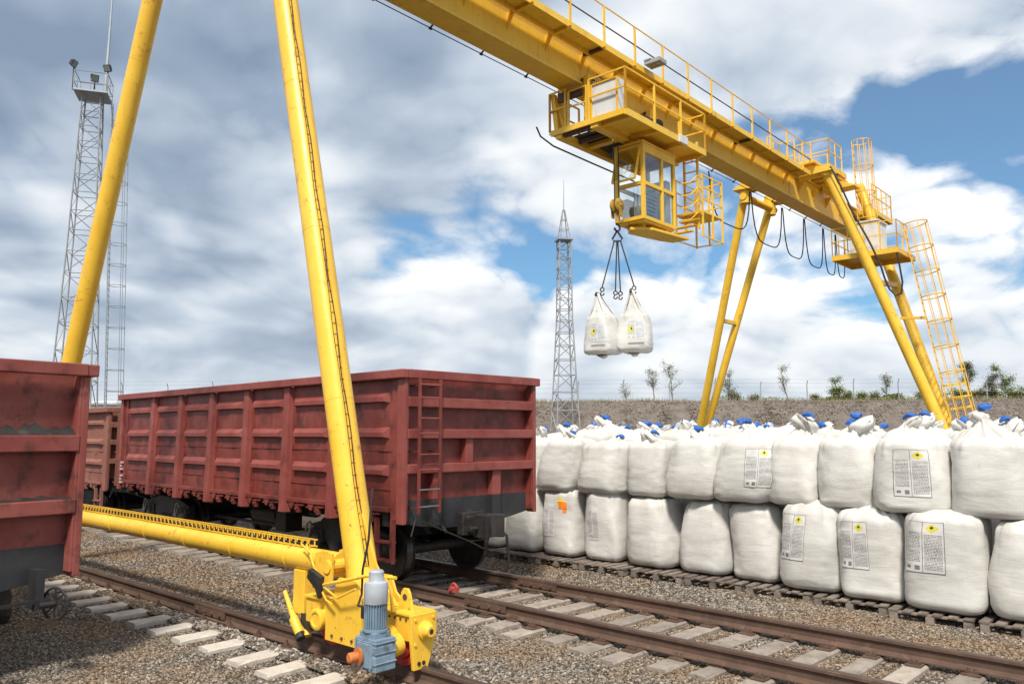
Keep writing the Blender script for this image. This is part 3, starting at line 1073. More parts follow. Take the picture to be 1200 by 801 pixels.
    # ends
    for near in (True, False):
        yb = 0.15 if near else WL - 0.15
        f = -1 if near else 1

        def eb(x0, x1, d0, d1, z0, z1, m):
            ya, yc = yb + f * d0, yb + f * d1
            return m.box(x0, x1, min(ya, yc), max(ya, yc), z0, z1)
        zs = [1.50, 1.95, 2.45, 2.92, WT - 0.06]
        for za, zb in zip(zs[:-1], zs[1:]):
            m = MB()
            ny, nz = 12, 4
            rng = random.Random(int(za * 100) + len(name))
            vs_ = []
            for iz in range(nz + 1):
                for ix in range(ny + 1):
                    e = 0 if (iz in (0, nz) or ix in (0, ny)) else 1
                    vs_.append((-WW + 0.06 + (2 * WW - 0.12) * ix / ny, yb + e * rng.uniform(-0.012, 0.012), za + (zb - za) * iz / nz))
            m.add(vs_, [(iz * (ny + 1) + ix, iz * (ny + 1) + ix + 1, (iz + 1) * (ny + 1) + ix + 1, (iz + 1) * (ny + 1) + ix) for iz in range(nz) for ix in range(ny)])
            eb(-WW + 0.06, WW - 0.06, -0.03, -0.015, za, zb, m)
            m.build('end_panel', red, root, True)
        # black lower sheet with the bowed lower edge
        m = MB()
        poly = [(-WW + 0.06, 1.50), (-WW + 0.06, 1.20), (-0.98, 1.12), (-0.45, 1.06), (0.45, 1.06), (0.98, 1.14), (WW - 0.06, 1.20), (WW - 0.06, 1.50)]
        m.prism(poly, lambda a, b, t: (a, yb + f * t, b), -0.02, 0.012)
        m.build('end_apron', 'black_paint', root)
        for sg in (-1, 1):
            m = MB()
            xo = sg * WW
            m.box(min(xo, xo - sg * 0.07), max(xo, xo - sg * 0.07), min(yb + f * 0.0, yb + f * 0.16), max(yb, yb + f * 0.16), 1.18, WT - 0.13)
            m.build('end_post', trim, root, bevel=0.008)
        if end_style == 'a':
            beams = [(2.84, 2.99), (2.385, 2.525), (1.885, 2.02)]
        else:
            beams = [(2.46, 2.63), (1.82, 1.97)]
        for z0, z1 in beams:
            m = MB()
            eb(-WW + 0.075, WW - 0.075, 0.0, 0.165, z0, z1, m)
            m.build('end_beam', trim, root, bevel=0.012)
        if end_style == 'a':
            for x0, x1, z0, z1, mt in ((-0.16, 0.0, 2.02, 2.385, trim), (-0.80, -0.63, 1.50, 1.885, trim), (0.42, 0.60, 1.50, 1.885, trim), (-0.80, -0.63, 1.12, 1.497, 'black_paint'), (0.42, 0.60, 1.12, 1.497, 'black_paint')):
                m = MB()
                eb(x0, x1, 0.0, 0.12, z0, z1, m)
                m.build('end_stiffener', mt, root, bevel=0.008)
            # ladder
            xs_ = (-1.17, -0.78) if near else (0.78, 1.17)
            yl = yb + f * 0.24
            lad = empty('ladder')
            lad.parent = root
            for x in xs_:
                m = MB()
                m.box(x - 0.025, x + 0.025, yl - 0.008, yl + 0.008, 1.32, 3.25)
                for z in (1.4, 2.2, 3.15):
                    m.bar((x, yb, z), (x, yl, z), 0.02)
                m.build('stile', red, lad)
            for kk, z in enumerate((3.17, 2.98, 2.68, 2.46, 2.16, 1.94, 1.66, 1.42)):
                m = MB()
                m.cyl((xs_[0], yl, z), (xs_[1], yl, z), 0.012, 6)
                m.build('rung', 'wagon_faded' if kk < 6 else 'bare_metal', lad)
        # corner step under the near corner
        m = MB()
        sx = -WW + 0.03 if near else WW - 0.03
        for yy in (yb - f * 0.10, yb - f * 0.48):
            m.box(sx - 0.03, sx + 0.03, yy - 0.03, yy + 0.03, 0.62, 1.24)
        for zz in (0.64, 0.90):
            m.box(sx - 0.07, sx + 0.07, min(yb - f * 0.10, yb - f * 0.48), max(yb - f * 0.10, yb - f * 0.48), zz, zz + 0.025)
        m.build('step', red, root)
        # coupler with its knuckle
        m = MB()
        yy = yb
        m.box(-0.15, 0.15, min(yy, yy + f * 0.36), max(yy, yy + f * 0.36), 0.98, 1.22)
        m.prism([(-0.18, 0.32), (0.15, 0.32), (0.23, 0.50), (0.15, 0.66), (0.08, 0.53), (-0.03, 0.46), (-0.08, 0.58), (-0.20, 0.63)], lambda a, b, t: (a, yy + f * b, t), 0.92, 1.26)
        m.box(-0.22, 0.22, min(yy, yy + f * 0.14), max(yy, yy + f * 0.14), 0.93, 1.27)
        m.cyl((-0.20, yy + f * 0.42, 1.06), (-0.34, yy + f * 0.42, 1.06), 0.035, 8)
        m.build('coupler', 'bogie_black', root, bevel=0.02)
        # uncoupling rod and its brackets
        m = MB()
        yr = yb + f * 0.22
        m.tube([(-1.28 * (1 if near else -1), yr, 1.02), (-1.20 * (1 if near else -1), yr, 1.26), (-1.05 * (1 if near else -1), yr, 1.20), (-0.2 * (1 if near else -1), yr + f * 0.05, 0.86), (0.02, yr + f * 0.12, 0.88), (0.10, yr + f * 0.25, 1.05)], 0.011, 6)
        m.tube([(-0.2 * (1 if near else -1), yr + f * 0.05, 0.86), (0.05, yr + f * 0.05, 0.74), (0.35, yr + f * 0.05, 0.70)], 0.011, 6)
        m.bar((-0.62 * (1 if near else -1), yb, 1.20), (-0.62 * (1 if near else -1), yr, 1.02), 0.04, 0.02)
        m.build('uncoupling_rod', 'wheel_steel', root)
        m = MB()
        m.tube([(0.42, yb + f * 0.15, 1.05), (0.45, yb + f * 0.40, 0.90), (0.44, yb + f * 0.46, 0.55), (0.42, yb + f * 0.40, 0.36)], 0.022, 8)
        m.build('air_hose', 'cable_black', root, True)
    # underframe
    m = MB()
    m.box(-0.20, 0.20, 0.10, WL - 0.10, 0.98, 1.30)
    for yy in [0.5, 2.0] + POST_Y + [WL - 2.0, WL - 0.5]:
        m.box(-WW + 0.08, WW - 0.08, yy - 0.07, yy + 0.07, 1.12, 1.34)
    m.build('underframe', 'bogie_black', root)
    m = MB()
    for k in range(7):
        y0, y1 = edges[k] + 0.06, edges[k + 1] - 0.06
        for sg in (-1, 1):
            a, b = sg * 0.22, sg * (WW - 0.10)
            m.add([(a, y0, 1.31), (b, y0, 1.335), (b, y1, 1.335), (a, y1, 1.31), (a, y0, 1.33), (b, y0, 1.355), (b, y1, 1.355), (a, y1, 1.33)], [(0, 1, 2, 3), (4, 5, 6, 7), (0, 1, 5, 4), (1, 2, 6, 5), (2, 3, 7, 6), (3, 0, 4, 7)])
    m.build('floor_hatch', 'bogie_black', root)
    m = MB()
    m.cyl((-0.62, 4.6, 0.95), (-0.62, 5.5, 0.95), 0.17, 16)
    m.cyl((0.6, 5.4, 0.95), (0.6, 6.6, 0.95), 0.20, 16)
    m.box(-0.95, -0.62, 3.9, 4.25, 0.72, 1.1)
    m.bar((-0.5, 2.8, 0.72), (-0.5, 8.2, 0.72), 0.05)
    m.build('brake_cylinder', 'bogie_black', root, True)
    add_bogie(root, inset)
    add_bogie(root, WL - inset)
    return root


wagon = make_wagon('gondola_wagon')
wagon.location = tw(TRACK_O - BODY_X, 9.05)
wagon.rotation_euler = (0, 0, TROT)
tag(wagon, 'dark red open gondola wagon with end ladder standing behind the yellow crane leg', 'wagon', 'red gondola wagons')
# stencilled plate low on the far corner and hand wheel under it
m = MB()
for k in range(2):
    for q in range(3):
        m.box(-WW - 0.0, -WW + 0.04, WL - 0.26 + 0.06 * (q % 2), WL - 0.12 - 0.02 * q, 1.32 + 0.30 * k + 0.075 * q, 1.37 + 0.30 * k + 0.075 * q)
m.build('stencil', 'stencil_white', wagon)

wagon2 = make_wagon('gondola_wagon', 'wagon_brown', trim='wagon_brown')
wagon2.location = tw(TRACK_O - BODY_X + 0.05, 9.05 + WL + 0.95, -0.02)
wagon2.rotation_euler = (0, 0, TROT + R(0.5))
wagon2.scale = (1, 1, 0.925)
tag(wagon2, 'brownish gondola wagon mostly hidden beyond the far end of the ladder wagon', 'wagon', 'red gondola wagons')

LW_AZ = -53.0
LD, LN = frame(LW_AZ)
wagon3 = make_wagon('gondola_wagon', 'wagon_faded', end_style='b', trim='wagon_faded', inset=2.2)
corner = cw(3.30, 9.0)
wagon3.location = corner - LN * WW + LD * 0.05 + Vector((0, 0, -0.19))
wagon3.rotation_euler = (0, 0, R(-LW_AZ))
tag(wagon3, 'faded red gondola wagon cut off at the left edge, only its end showing', 'wagon', 'red gondola wagons')
rr_ = random.Random(77)
for zb_ in (2.632, 1.972):
    m = MB()
    x = -1.4
    while x < 1.36:
        w_ = rr_.uniform(0.10, 0.26)
        hh = rr_.uniform(0.02, 0.13) if zb_ > 2 else rr_.uniform(0.01, 0.05)
        m.add([(x - w_, 0.145, zb_), (x + w_, 0.145, zb_), (x, 0.145, zb_ + hh), (x - w_ * 0.8, 0.03, zb_), (x + w_ * 0.8, 0.03, zb_)], [(0, 2, 3), (2, 1, 4), (2, 4, 3), (0, 1, 2), (0, 3, 4, 1)])
        x += rr_.uniform(0.08, 0.24)
    rs_ = m.build('cargo_residue', 'bogie_black', wagon3)
    tag(rs_, kind='stuff')
# hand brake wheel with bracket and rod on the apron
m = MB()
m.box(0.93, 1.01, -0.12, 0.06, 0.92, 1.30)
m.build('brake_bracket', 'black_paint', wagon3)
m = MB()
c_ = (1.10, -0.16, 0.96)
m.ring(c_, (1, 0.35, 0), 0.155, 0.014, 20, 6)
for k in range(4):
    a = PI * k / 4
    u = Vector((-0.33, 0.94, 0))
    dv = u * math.cos(a) * 0.15 + Vector((0, 0, 1)) * math.sin(a) * 0.15
    m.bar(Vector(c_) - dv, Vector(c_) + dv, 0.012)
m.cyl((0.96, -0.14, 0.96), (1.12, -0.16, 0.96), 0.03, 10)
m.build('hand_wheel', 'bogie_black', wagon3)
m = MB()
m.bar((1.1, -0.10, 1.0), (-0.9, -0.14, 0.98), 0.035)
m.build('brake_rod', 'bogie_black', wagon3)
ltrack = empty('railway_track', corner - LN * WW + Vector((0, 0, -0.19)), R(-LW_AZ))
tag(ltrack, kind='structure')
for x in (-0.796, 0.796):
    add_rail('rail', ltrack, x + BODY_X, 1.3, 30)

# ------------------------------------------------------------------ gantry crane (local x = across, along the girder; y = along the rails)
G0 = 11.9
crane = empty('gantry_crane', cw(CRANE_RAIL_O, G0), CROT)
tag(crane, 'tall yellow gantry crane spanning the wagons and the stacked white bags', 'crane')


def cl(o, s, z):
    return Vector((o - CRANE_RAIL_O, s - G0, z))


def cbox(m, o0, o1, s0, s1, z0, z1):
    a, b = cl(o0, s0, z0), cl(o1, s1, z1)
    return m.box(min(a.x, b.x), max(a.x, b.x), min(a.y, b.y), max(a.y, b.y), z0, z1)


Y1, Y2 = 'yellow_paint', 'yellow_bright'
# --- main girder: box with flanges
m = MB()
cbox(m, 2.2, 36.3, 11.42, 11.84, 11.14, 12.12)
girder = m.build('main_girder', Y1, crane, bevel=0.01)
m = MB()
cbox(m, 2.2, 36.35, 11.32, 11.94, 11.08, 11.138)
m.build('bottom_flange', Y1, girder)
m = MB()
cbox(m, 2.2, 36.35, 11.32, 11.94, 12.122, 12.16)
m.build('top_flange', Y1, girder)
k = 0
o_ = 3.0
while o_ < 36:
    m = MB()
    # triangular web stiffener under the walkway
    m.prism([(11.418, 11.88), (11.18, 11.88), (11.395, 11.50), (11.418, 11.46)], lambda a, b, t: cl(o_ + t, a, b), -0.012, 0.012)
    m.build('web_stiffener', Y1, girder)
    o_ += 1.36
for o_ in (9.4, 15.6, 21.8, 28.0):
    m = MB()
    cbox(m, o_ - 0.05, o_ + 0.05, 11.405, 11.419, 11.14, 11.86)
    m.build('splice_strip', Y1, girder)
# walkway
m = MB()
cbox(m, 2.2, 28.2, 10.74, 11.31, 11.90, 11.93)
walk = m.build('walkway', Y1, crane)
m = MB()
cbox(m, 2.2, 28.2, 10.70, 10.738, 11.84, 12.00)
m.build('fascia', Y2, walk)
m = MB()
cbox(m, 2.2, 28.2, 11.12, 11.17, 11.80, 11.898)
m.build('bearer', Y1, walk)
o_ = 3.0
while o_ < 28.2:
    m = MB()
    cbox(m, o_ - 0.035, o_ + 0.035, 10.74, 11.31, 11.81, 11.897)
    m.build('bracket', 'rail_rust' if int(o_ * 3) % 5 == 0 else Y1, walk)
    m = MB()
    cbox(m, o_ - 0.03, o_ + 0.03, 10.66, 10.698, 11.86, 12.93)
    m.build('railing_post', Y1, walk)
    o_ += 1.36
for z in (12.92, 12.42):
    m = MB()
    m.cyl(cl(2.2, 10.68, z), cl(28.4, 10.68, z), 0.018, 6)
    m.build('handrail', Y1 if z > 12.5 else 'rail_rust', walk)
# grey floodlight fixed on the walkway edge
m = MB()
for i in range(3):
    cbox(m, 17.0 + 0.13 * i, 17.10 + 0.13 * i, 10.20, 10.66, 12.02, 12.12)
cbox(m, 16.98, 17.40, 10.45, 10.66, 12.121, 12.15)
m.build('work_light', 'galvanised', walk)
# conductor rail along the far side of the bottom flange, with hangers
m = MB()
m.cyl(cl(2.2, 12.02, 11.04), cl(36.2, 12.02, 11.04), 0.012, 6)
for i in range(20):
    o_ = 3 + 1.55 * i
    m.bar(cl(o_, 11.93, 11.10), cl(o_, 12.02, 11.04), 0.03)
    m.bar(cl(o_ - 0.04, 12.02, 11.03), cl(o_ + 0.04, 12.02, 11.03), 0.04)
m.build('conductor_rail', 'cable_black', crane)
# festoon cables hanging in loops between trolley and far legs
def festoon(o0, o1, s_, z, sag, r=0.022):
    pts = []
    for i in range(17):
        t = i / 16
        w = 0.5 - 0.5 * math.cos(PI * t)
        pts.append(cl(o0 + (o1 - o0) * (0.55 * t + 0.45 * w), s_, z - sag * (1 - (2 * t - 1) ** 4) ** 0.9))
    mm = MB()
    mm.tube(pts, r, 6)
    return mm.build('festoon_cable', 'cable_black', crane, True)


for o0, o1, sag in ((23.0, 26.0, 1.55), (26.1, 28.7, 1.70), (28.8, 30.8, 1.75), (30.9, 32.8, 1.80), (32.9, 34.2, 1.85), (34.3, 35.3, 1.8)):
    festoon(o0, o1, 12.05, 11.0, sag)

# --- legs on the near rail
LEG_R = 0.168
near_a, near_b = cl(5.37, 6.90, 0.70), cl(5.80, 10.30, 11.3)
far_a, far_b = cl(5.37, 16.95, 0.95), cl(5.80, 13.68, 11.3)


def leg_tube(a, b, r, name='leg', nj=5, mat=Y2):
    mm = MB()
    mm.cyl(a, b, r, 28)
    lg = mm.build(name, mat, crane, True)
    for i in range(1, nj):
        p = a.lerp(b, i / nj)
        dn = (b - a).normalized()
        j = MB()
        j.ring(p, dn, r - 0.001, 0.004, 28, 5)
        j.build('weld_ring', mat, lg, True)
    return lg


leg1 = leg_tube(near_a, near_b, LEG_R)
leg2 = leg_tube(far_a, far_b, LEG_R)
m = MB()
cbox(m, 5.55, 6.1, 9.6, 14.2, 11.3, 11.75)
m.build('head_beam', Y1, crane, bevel=0.02)
# cable tray with cables up the near leg
ax = (near_b - near_a).normalized()
side = Vector((-0.75, -0.66, 0))
side = (side - ax * side.dot(ax)).normalized()
side2 = ax.cross(side).normalized()
# strip facing right
off = (Vector((-0.30, -1.0, 0)) - ax * Vector((-0.30, -1.0, 0)).dot(ax)).normalized()
sid = ax.cross(off).normalized()
m = MB()
base = near_a + ax * 0.35
Lg = (near_b - near_a).length - 0.6
for q in (-0.026, 0.026):
    m.bar(base + off * (LEG_R + 0.012) + sid * q, base + ax * Lg + off * (LEG_R + 0.012) + sid * q, 0.006, 0.014, off)
tstep = 0.0
while tstep < Lg:
    m.bar(base + ax * tstep + off * (LEG_R + 0.012) - sid * 0.026, base + ax * tstep + off * (LEG_R + 0.012) + sid * 0.026, 0.009, 0.006)
    tstep += 0.14
m.build('cable_tray', Y2, leg1)
m = MB()
pts, pts2 = [], []
for i in range(60):
    t = i / 59 * Lg
    pts.append(base + ax * t + off * (LEG_R + 0.022) + sid * (0.010 * math.sin(i * 0.9) + 0.008))
    pts2.append(base + ax * t + off * (LEG_R + 0.018) + sid * (0.008 * math.sin(i * 0.6 + 2) - 0.02))
m.tube(pts, 0.007, 6)
m.build('cable', 'cable_black', leg1, True)
m = MB()
m.tube(pts2, 0.004, 5)
m.build('cable', 'cable_black', leg1, True)

# --- tie pipe between the bogies with a cable tray on top
m = MB()
m.cyl(cl(5.37, 7.35, 1.03), cl(5.37, 16.7, 1.03), 0.130, 28)
pipe = m.build('tie_pipe', Y2, crane, True)
for i in range(7):
    m = MB()
    m.ring(cl(5.37, 8.3 + 1.25 * i, 1.03), (0, 1, 0), 0.131, 0.008, 28, 5)
    m.build('weld_ring', Y2, pipe, True)
m = MB()
for z in (1.172, 1.245):
    m.bar(cl(5.33, 7.9, z), cl(5.33, 16.6, z), 0.012, 0.014)
    m.bar(cl(5.43, 7.9, z), cl(5.43, 16.6, z), 0.012, 0.014)
s = 7.95
while s < 16.6:
    m.bar(cl(5.33, s, 1.172), cl(5.33, s, 1.245), 0.012)
    m.bar(cl(5.43, s, 1.172), cl(5.43, s, 1.245), 0.012)
    m.bar(cl(5.33, s, 1.172), cl(5.43, s, 1.172), 0.012)
    s += 0.12
m.build('cable_tray', Y2, pipe)
m = MB()
m.tube([cl(5.37 + 0.02 * math.sin(i * 1.3), 8.0 + 0.29 * i, 1.185) for i in range(30)], 0.018, 6)
m.build('cable', 'cable_black', pipe, True)
# slack yellow cable at the pipe end
m = MB()
m.tube([cl(5.22, 7.9, 1.22), cl(5.16, 7.62, 1.15), cl(5.12, 7.45, 0.9), cl(5.08, 7.2, 0.72), cl(5.05, 7.05, 0.70)], 0.012, 6)
m.tube([cl(5.22, 7.8, 1.22), cl(5.14, 7.55, 1.05), cl(5.10, 7.3, 0.85), cl(5.04, 6.95, 0.78), cl(5.0, 6.6, 0.92)], 0.012, 6)
m.build('slack_cable', Y2, pipe, True)


def make_bogie(o0, s0, f, motor):
    """wheel truck under a leg; f = +1 when the tie pipe leaves towards larger s"""
    root = empty('wheel_truck')
    root.parent = crane
    root.location = cl(o0, s0, 0)
    root.rotation_euler = (0, 0, 0 if f > 0 else PI)

    def bx(m, x0, x1, y0, y1, z0, z1):
        return m.box(x0, x1, y0, y1, z0, z1)
    # frame beam
    m = MB()
    bx(m, -0.145, 0.145, -0.84, -0.20, 0.46, 0.70)
    bx(m, -0.20, 0.20, 0.18, 0.84, 0.42, 0.68)
    m.build('frame_beam', Y2, root, bevel=0.01)
    m = MB()
    bx(m, -0.165, 0.165, -0.838, -0.3, 0.703, 0.722)
    m.build('cover_plate', Y2, root)
    m = MB()
    bx(m, -0.225, 0.225, 0.26, 0.88, 0.683, 0.70)
    m.build('cover_plate', Y2, root)
    # end plate with tapering foot, boss with hole
    m = MB()
    m.prism([(-0.17, 0.72), (0.16, 0.72), (0.16, 0.52), (0.05, 0.20), (-0.13, 0.20), (-0.16, 0.45)], lambda a, b, t: (a, -0.86 + t, b), -0.02, 0.02)
    ep = m.build('end_plate', Y2, root, bevel=0.006)
    m = MB()
    m.lathe([(0.09, 0.0), (0.09, 0.03), (0.075, 0.04), (0.075, 0.055), (0.05, 0.10), (0.03, 0.10)], (0.0, -0.88, 0.56), (0, -1, 0), 20)
    m.build('buffer_boss', Y2, ep, True)
    m = MB()
    m.cyl((0.0, -0.975, 0.56), (0.0, -0.982, 0.56), 0.026, 12)
    m.build('buffer_hole', 'cable_black', ep)
    m = MB()
    for dx in (-0.03, 0.03):
        m.cyl((dx - 0.04, -0.88, 0.26), (dx - 0.04, -0.89, 0.26), 0.02, 8)
    m.build('drain_hole', 'cable_black', ep)
    for k_, (bx_, bz_) in enumerate(((-0.12, 0.67), (0.11, 0.67), (-0.12, 0.44), (0.10, 0.48))):
        m = MB()
        m.cyl((bx_, -0.88, bz_), (bx_, -0.893, bz_), 0.016, 6)
        m.build('bolt', Y2, ep)
    for k_ in range(6):
        m = MB()
        m.cyl((-0.145, -0.78 + 0.085 * k_, 0.665), (-0.158, -0.78 + 0.085 * k_, 0.665), 0.012, 6)
        m.build('bolt', 'rail_rust', root)
    for k_ in range(4):
        m = MB()
        m.cyl((-0.24, -0.22 + 0.17 * k_, 0.36), (-0.255, -0.22 + 0.17 * k_, 0.36), 0.016, 6)
        m.build('bolt', 'rail_rust', root)
    # lifting lug
    m = MB()
    m.prism([(-0.11, 0.72), (0.11, 0.72), (0.06, 0.88), (0.03, 0.92), (-0.03, 0.92), (-0.06, 0.88)], lambda a, b, t: (t, -0.60 + a, b), -0.015, 0.015)
    lug = m.build('lifting_lug', Y2, root, bevel=0.004)
    m = MB()
    m.cyl((-0.0155, -0.60, 0.835), (-0.02, -0.60, 0.835), 0.032, 14)
    m.cyl((0.0155, -0.60, 0.835), (0.02, -0.60, 0.835), 0.032, 14)
    m.build('lug_hole', 'dark_interior', lug)
    # saddle plates that clasp the leg foot
    for xx in (-0.225, 0.225):
        m = MB()
        m.prism([(-0.30, 0.30), (0.42, 0.30), (0.42, 0.66), (0.30, 0.72), (0.24, 0.92), (0.20, 0.96), (-0.10, 0.96), (-0.18, 0.80), (-0.34, 0.70)], lambda a, b, t: (xx + t, a, b), -0.014, 0.014)
        m.build('saddle_plate', Y2, root, bevel=0.004)
    # long gusset fin on the right of the leg
    m = MB()
    m.prism([(0.30, 1.95), (-0.12, 1.10), (-0.46, 0.73), (0.0, 0.73)], lambda a, b, t: (t, a, b), -0.015, 0.015)
    m.prism([(0.42, 1.30), (0.36, 0.73), (0.05, 0.73)], lambda a, b, t: (t, a, b), -0.015, 0.015)
    m.build('gusset', Y2, root)
    # wheels
    for yy in (0.55, -0.62):
        m = MB()
        m.lathe([(0.06, -0.09), (0.16, -0.085), (0.17, -0.06), (0.235, -0.06), (0.235, -0.045), (0.205, -0.04), (0.205, 0.04), (0.235, 0.045), (0.235, 0.06), (0.17, 0.06), (0.16, 0.085), (0.06, 0.09)], (0, yy, RAIL_Z + 0.208), (1, 0, 0), 28)
        m.build('wheel', 'red_paint', root, True)
    # axle bearings
    for yy in (0.55, -0.62):
        for xx, f2 in ((-0.20, -1), (0.20, 1)):
            m = MB()
            m.lathe([(0.115, 0.0), (0.115, 0.07), (0.10, 0.08), (0.075, 0.08), (0.07, 0.065), (0.03, 0.065)], (xx, yy, RAIL_Z + 0.27), (f2, 0, 0), 20)
            m.build('axle_bearing', Y2, root, True)
    # rail sweep / clamp hanging from a stub below the pipe
    m = MB()
    bx(m, -0.11, 0.09, 1.02, 1.24, 0.44, 0.92)
    stub = m.build('stub_column', Y2, root, bevel=0.008)
    m = MB()
    m.tube([(-0.14, 1.36, 0.66), (-0.16, 1.18, 0.46), (-0.17, 1.05, 0.34)], [0.025, 0.03, 0.05], 10)
    m.tube([(-0.17, 1.12, 0.40), (-0.175, 0.98, 0.26)], 0.055, 10)
    m.build('clamp_arm', Y2, stub, True)
    m = MB()
    m.tube([(-0.05, 1.10, 0.44), (-0.09, 0.96, 0.22)], 0.05, 10)
    m.build('clamp_arm', Y2, stub, True)
    m = MB()
    bx(m, -0.12, 0.14, 0.84, 1.06, 0.30, 0.46)
    m.cyl((-0.19, 0.97, 0.255), (-0.195, 0.93, 0.215), 0.052, 10)
    m.build('clamp_jaw', 'bogie_black', stub)
    # pipe-end clevis
    m = MB()
    m.prism([(0.42, 0.86), (0.72, 0.84), (0.74, 1.15), (0.60, 1.19), (0.42, 1.17)], lambda a, b, t: (t - 0.16, a, b), -0.012, 0.012)
    m.prism([(0.42, 0.86), (0.72, 0.84), (0.74, 1.15), (0.60, 1.19), (0.42, 1.17)], lambda a, b, t: (t + 0.16, a, b), -0.012, 0.012)
    m.cyl((-0.19, 0.50, 1.03), (0.19, 0.50, 1.03), 0.07, 14)
    m.build('clevis', Y2, root)
    # bent guard bar
    m = MB()
    m.tube([(-0.26, 0.62, 0.82), (-0.30, 0.1, 0.94), (-0.30, -0.35, 1.05), (-0.26, -0.75, 1.07)], 0.018, 8)
    m.tube([(-0.28, -0.62, 1.06), (-0.26, -0.68, 0.95), (-0.22, -0.66, 0.74)], 0.018, 8)
    m.build('guard_bar', Y2, root, True)
    if motor:
        # geared motor: gearbox, finned motor, terminal box, cowl, orange shaft cover
        mx, my = -0.46, -0.70
        g = MB()
        g.box(mx - 0.12, mx + 0.12, my - 0.16, my + 0.15, 0.27, 0.56)
        g.box(mx - 0.14, mx + 0.10, my - 0.12, my + 0.10, 0.30, 0.52)
        g.box(mx - 0.10, mx + 0.10, my - 0.11, my + 0.11, 0.555, 0.61)
        g.box(mx - 0.13, mx + 0.05, my - 0.165, my - 0.02, 0.33, 0.41)
        g.box(mx - 0.13, mx + 0.08, my - 0.168, my + 0.02, 0.44, 0.50)
        for zz in (0.34, 0.43, 0.52):
            g.box(mx - 0.128, mx + 0.128, my - 0.172, my + 0.155, zz, zz + 0.014)
        for yy in (my - 0.10, my + 0.02, my + 0.12):
            g.box(mx - 0.145, mx + 0.13, yy - 0.010, yy + 0.010, 0.28, 0.55)
        gb = g.build('gearbox', 'motor_grey', root, bevel=0.012)
        g = MB()
        g.lathe([(0.12, 0.61), (0.12, 0.63), (0.088, 0.635), (0.088, 0.86)], (mx, my, 0), (0, 0, 1), 24)
        for i in range(26):
            a = 2 * PI * i / 26
            c_, s_ = math.cos(a), math.sin(a)
            g.bar((mx + 0.097 * c_, my + 0.097 * s_, 0.64), (mx + 0.097 * c_, my + 0.097 * s_, 0.855), 0.024, 0.007, (-s_, c_, 0))
        mo = g.build('finned_motor', 'motor_grey', root)
        g = MB()
        g.lathe([(0.112, 0.86), (0.115, 0.865), (0.115, 1.03), (0.108, 1.055), (0.075, 1.065), (0.072, 1.07), (0.072, 1.15), (0.058, 1.165), (0.0, 1.17)], (mx, my, 0), (0, 0, 1), 28)
        g.build('motor_cowl', 'motor_pale', mo, True)
        g = MB()
        g.box(mx - 0.05, mx + 0.05, my + 0.09, my + 0.17, 0.70, 0.82)
        g.build('terminal_box', 'bogie_black', mo, bevel=0.01)
        g = MB()
        g.lathe([(0.085, 0.0), (0.085, 0.016), (0.07, 0.02), (0.048, 0.024), (0.048, 0.10), (0.038, 0.11), (0.0, 0.11)], (mx - 0.14, my + 0.06, 0.39), (-1, 0.15, 0), 24)
        g.build('shaft_cover', 'orange_paint', gb, True)
        g = MB()
        g.cyl((mx + 0.14, my, 0.42), (-0.18, my, 0.44), 0.11, 18)
        g.build('drive_flange', Y2, gb, True)
        g = MB()
        g.tube([(mx, my + 0.2, 0.80), (mx + 0.05, my + 0.34, 0.78), (-0.26, my + 0.48, 0.85), (-0.30, my + 0.42, 1.1), (-0.28, my + 0.36, 1.4), (-0.20, my + 0.42, 1.9)], 0.012, 6)
        g.build('motor_cable', 'cable_black', mo, True)
        g = MB()
        g.prism([(0.40, 0.95), (0.62, 1.02), (0.66, 0.92), (0.50, 0.82), (0.44, 0.72)], lambda a, b, t: (-0.30 + t, a, b), -0.03, 0.03)
        g.build('control_pedal', 'bogie_black', root, bevel=0.01)
    return root


make_bogie(CRANE_RAIL_O, 6.86, 1, True)
make_bogie(CRANE_RAIL_O, 17.0, -1, False)
make_bogie(FAR_RAIL_O, 6.66, 1, False)
make_bogie(FAR_RAIL_O, 16.86, -1, False)

# --- legs on the far rail: two pairs of tubes meeting at their feet
fr0, fl0 = cl(30.0, 6.66, 0.95), cl(30.0, 16.86, 0.95)
leg_tube(fr0 + Vector((-0.1, 0, 0)), cl(28.75, 10.32, 12.0), 0.185, mat=Y2)
leg_tube(fr0 + Vector((0.60, 0.10, 0)), cl(32.2, 10.3, 12.3), 0.185, mat=Y1)
leg_tube(fl0 + Vector((-0.05, 0, 0)), cl(28.75, 13.50, 12.0), 0.155, mat=Y1)
leg_tube(fl0 + Vector((0.20, 0, 0)), cl(31.0, 13.45, 12.0), 0.155, mat=Y1)
m = MB()
m.cyl(cl(28.5, 13.5, 11.7), cl(31.3, 13.45, 11.7), 0.14, 18)
m.build('tie_tube', Y1, crane, True)
for o_ in (28.75, 31.0):
    m = MB()
    m.cyl(cl(o_, 13.5, 11.45), cl(o_, 13.5, 12.25), 0.22, 20)
    m.build('leg_cap', Y1, crane, True)
m = MB()
t = 0.55
pA = (fl0 + Vector((-0.05, 0, 0))).lerp(cl(28.75, 13.50, 12.0), t)
pB = (fl0 + Vector((0.20, 0, 0))).lerp(cl(31.0, 13.45, 12.0), t)
m.bar(pA, pB, 0.14)
m.build('leg_strut', Y1, crane)
m = MB()
m.bar(fr0.lerp(cl(28.75, 10.32, 12.0), 0.62), fr0.lerp(cl(32.2, 10.3, 12.3), 0.62), 0.16)
m.build('leg_strut', Y1, crane)
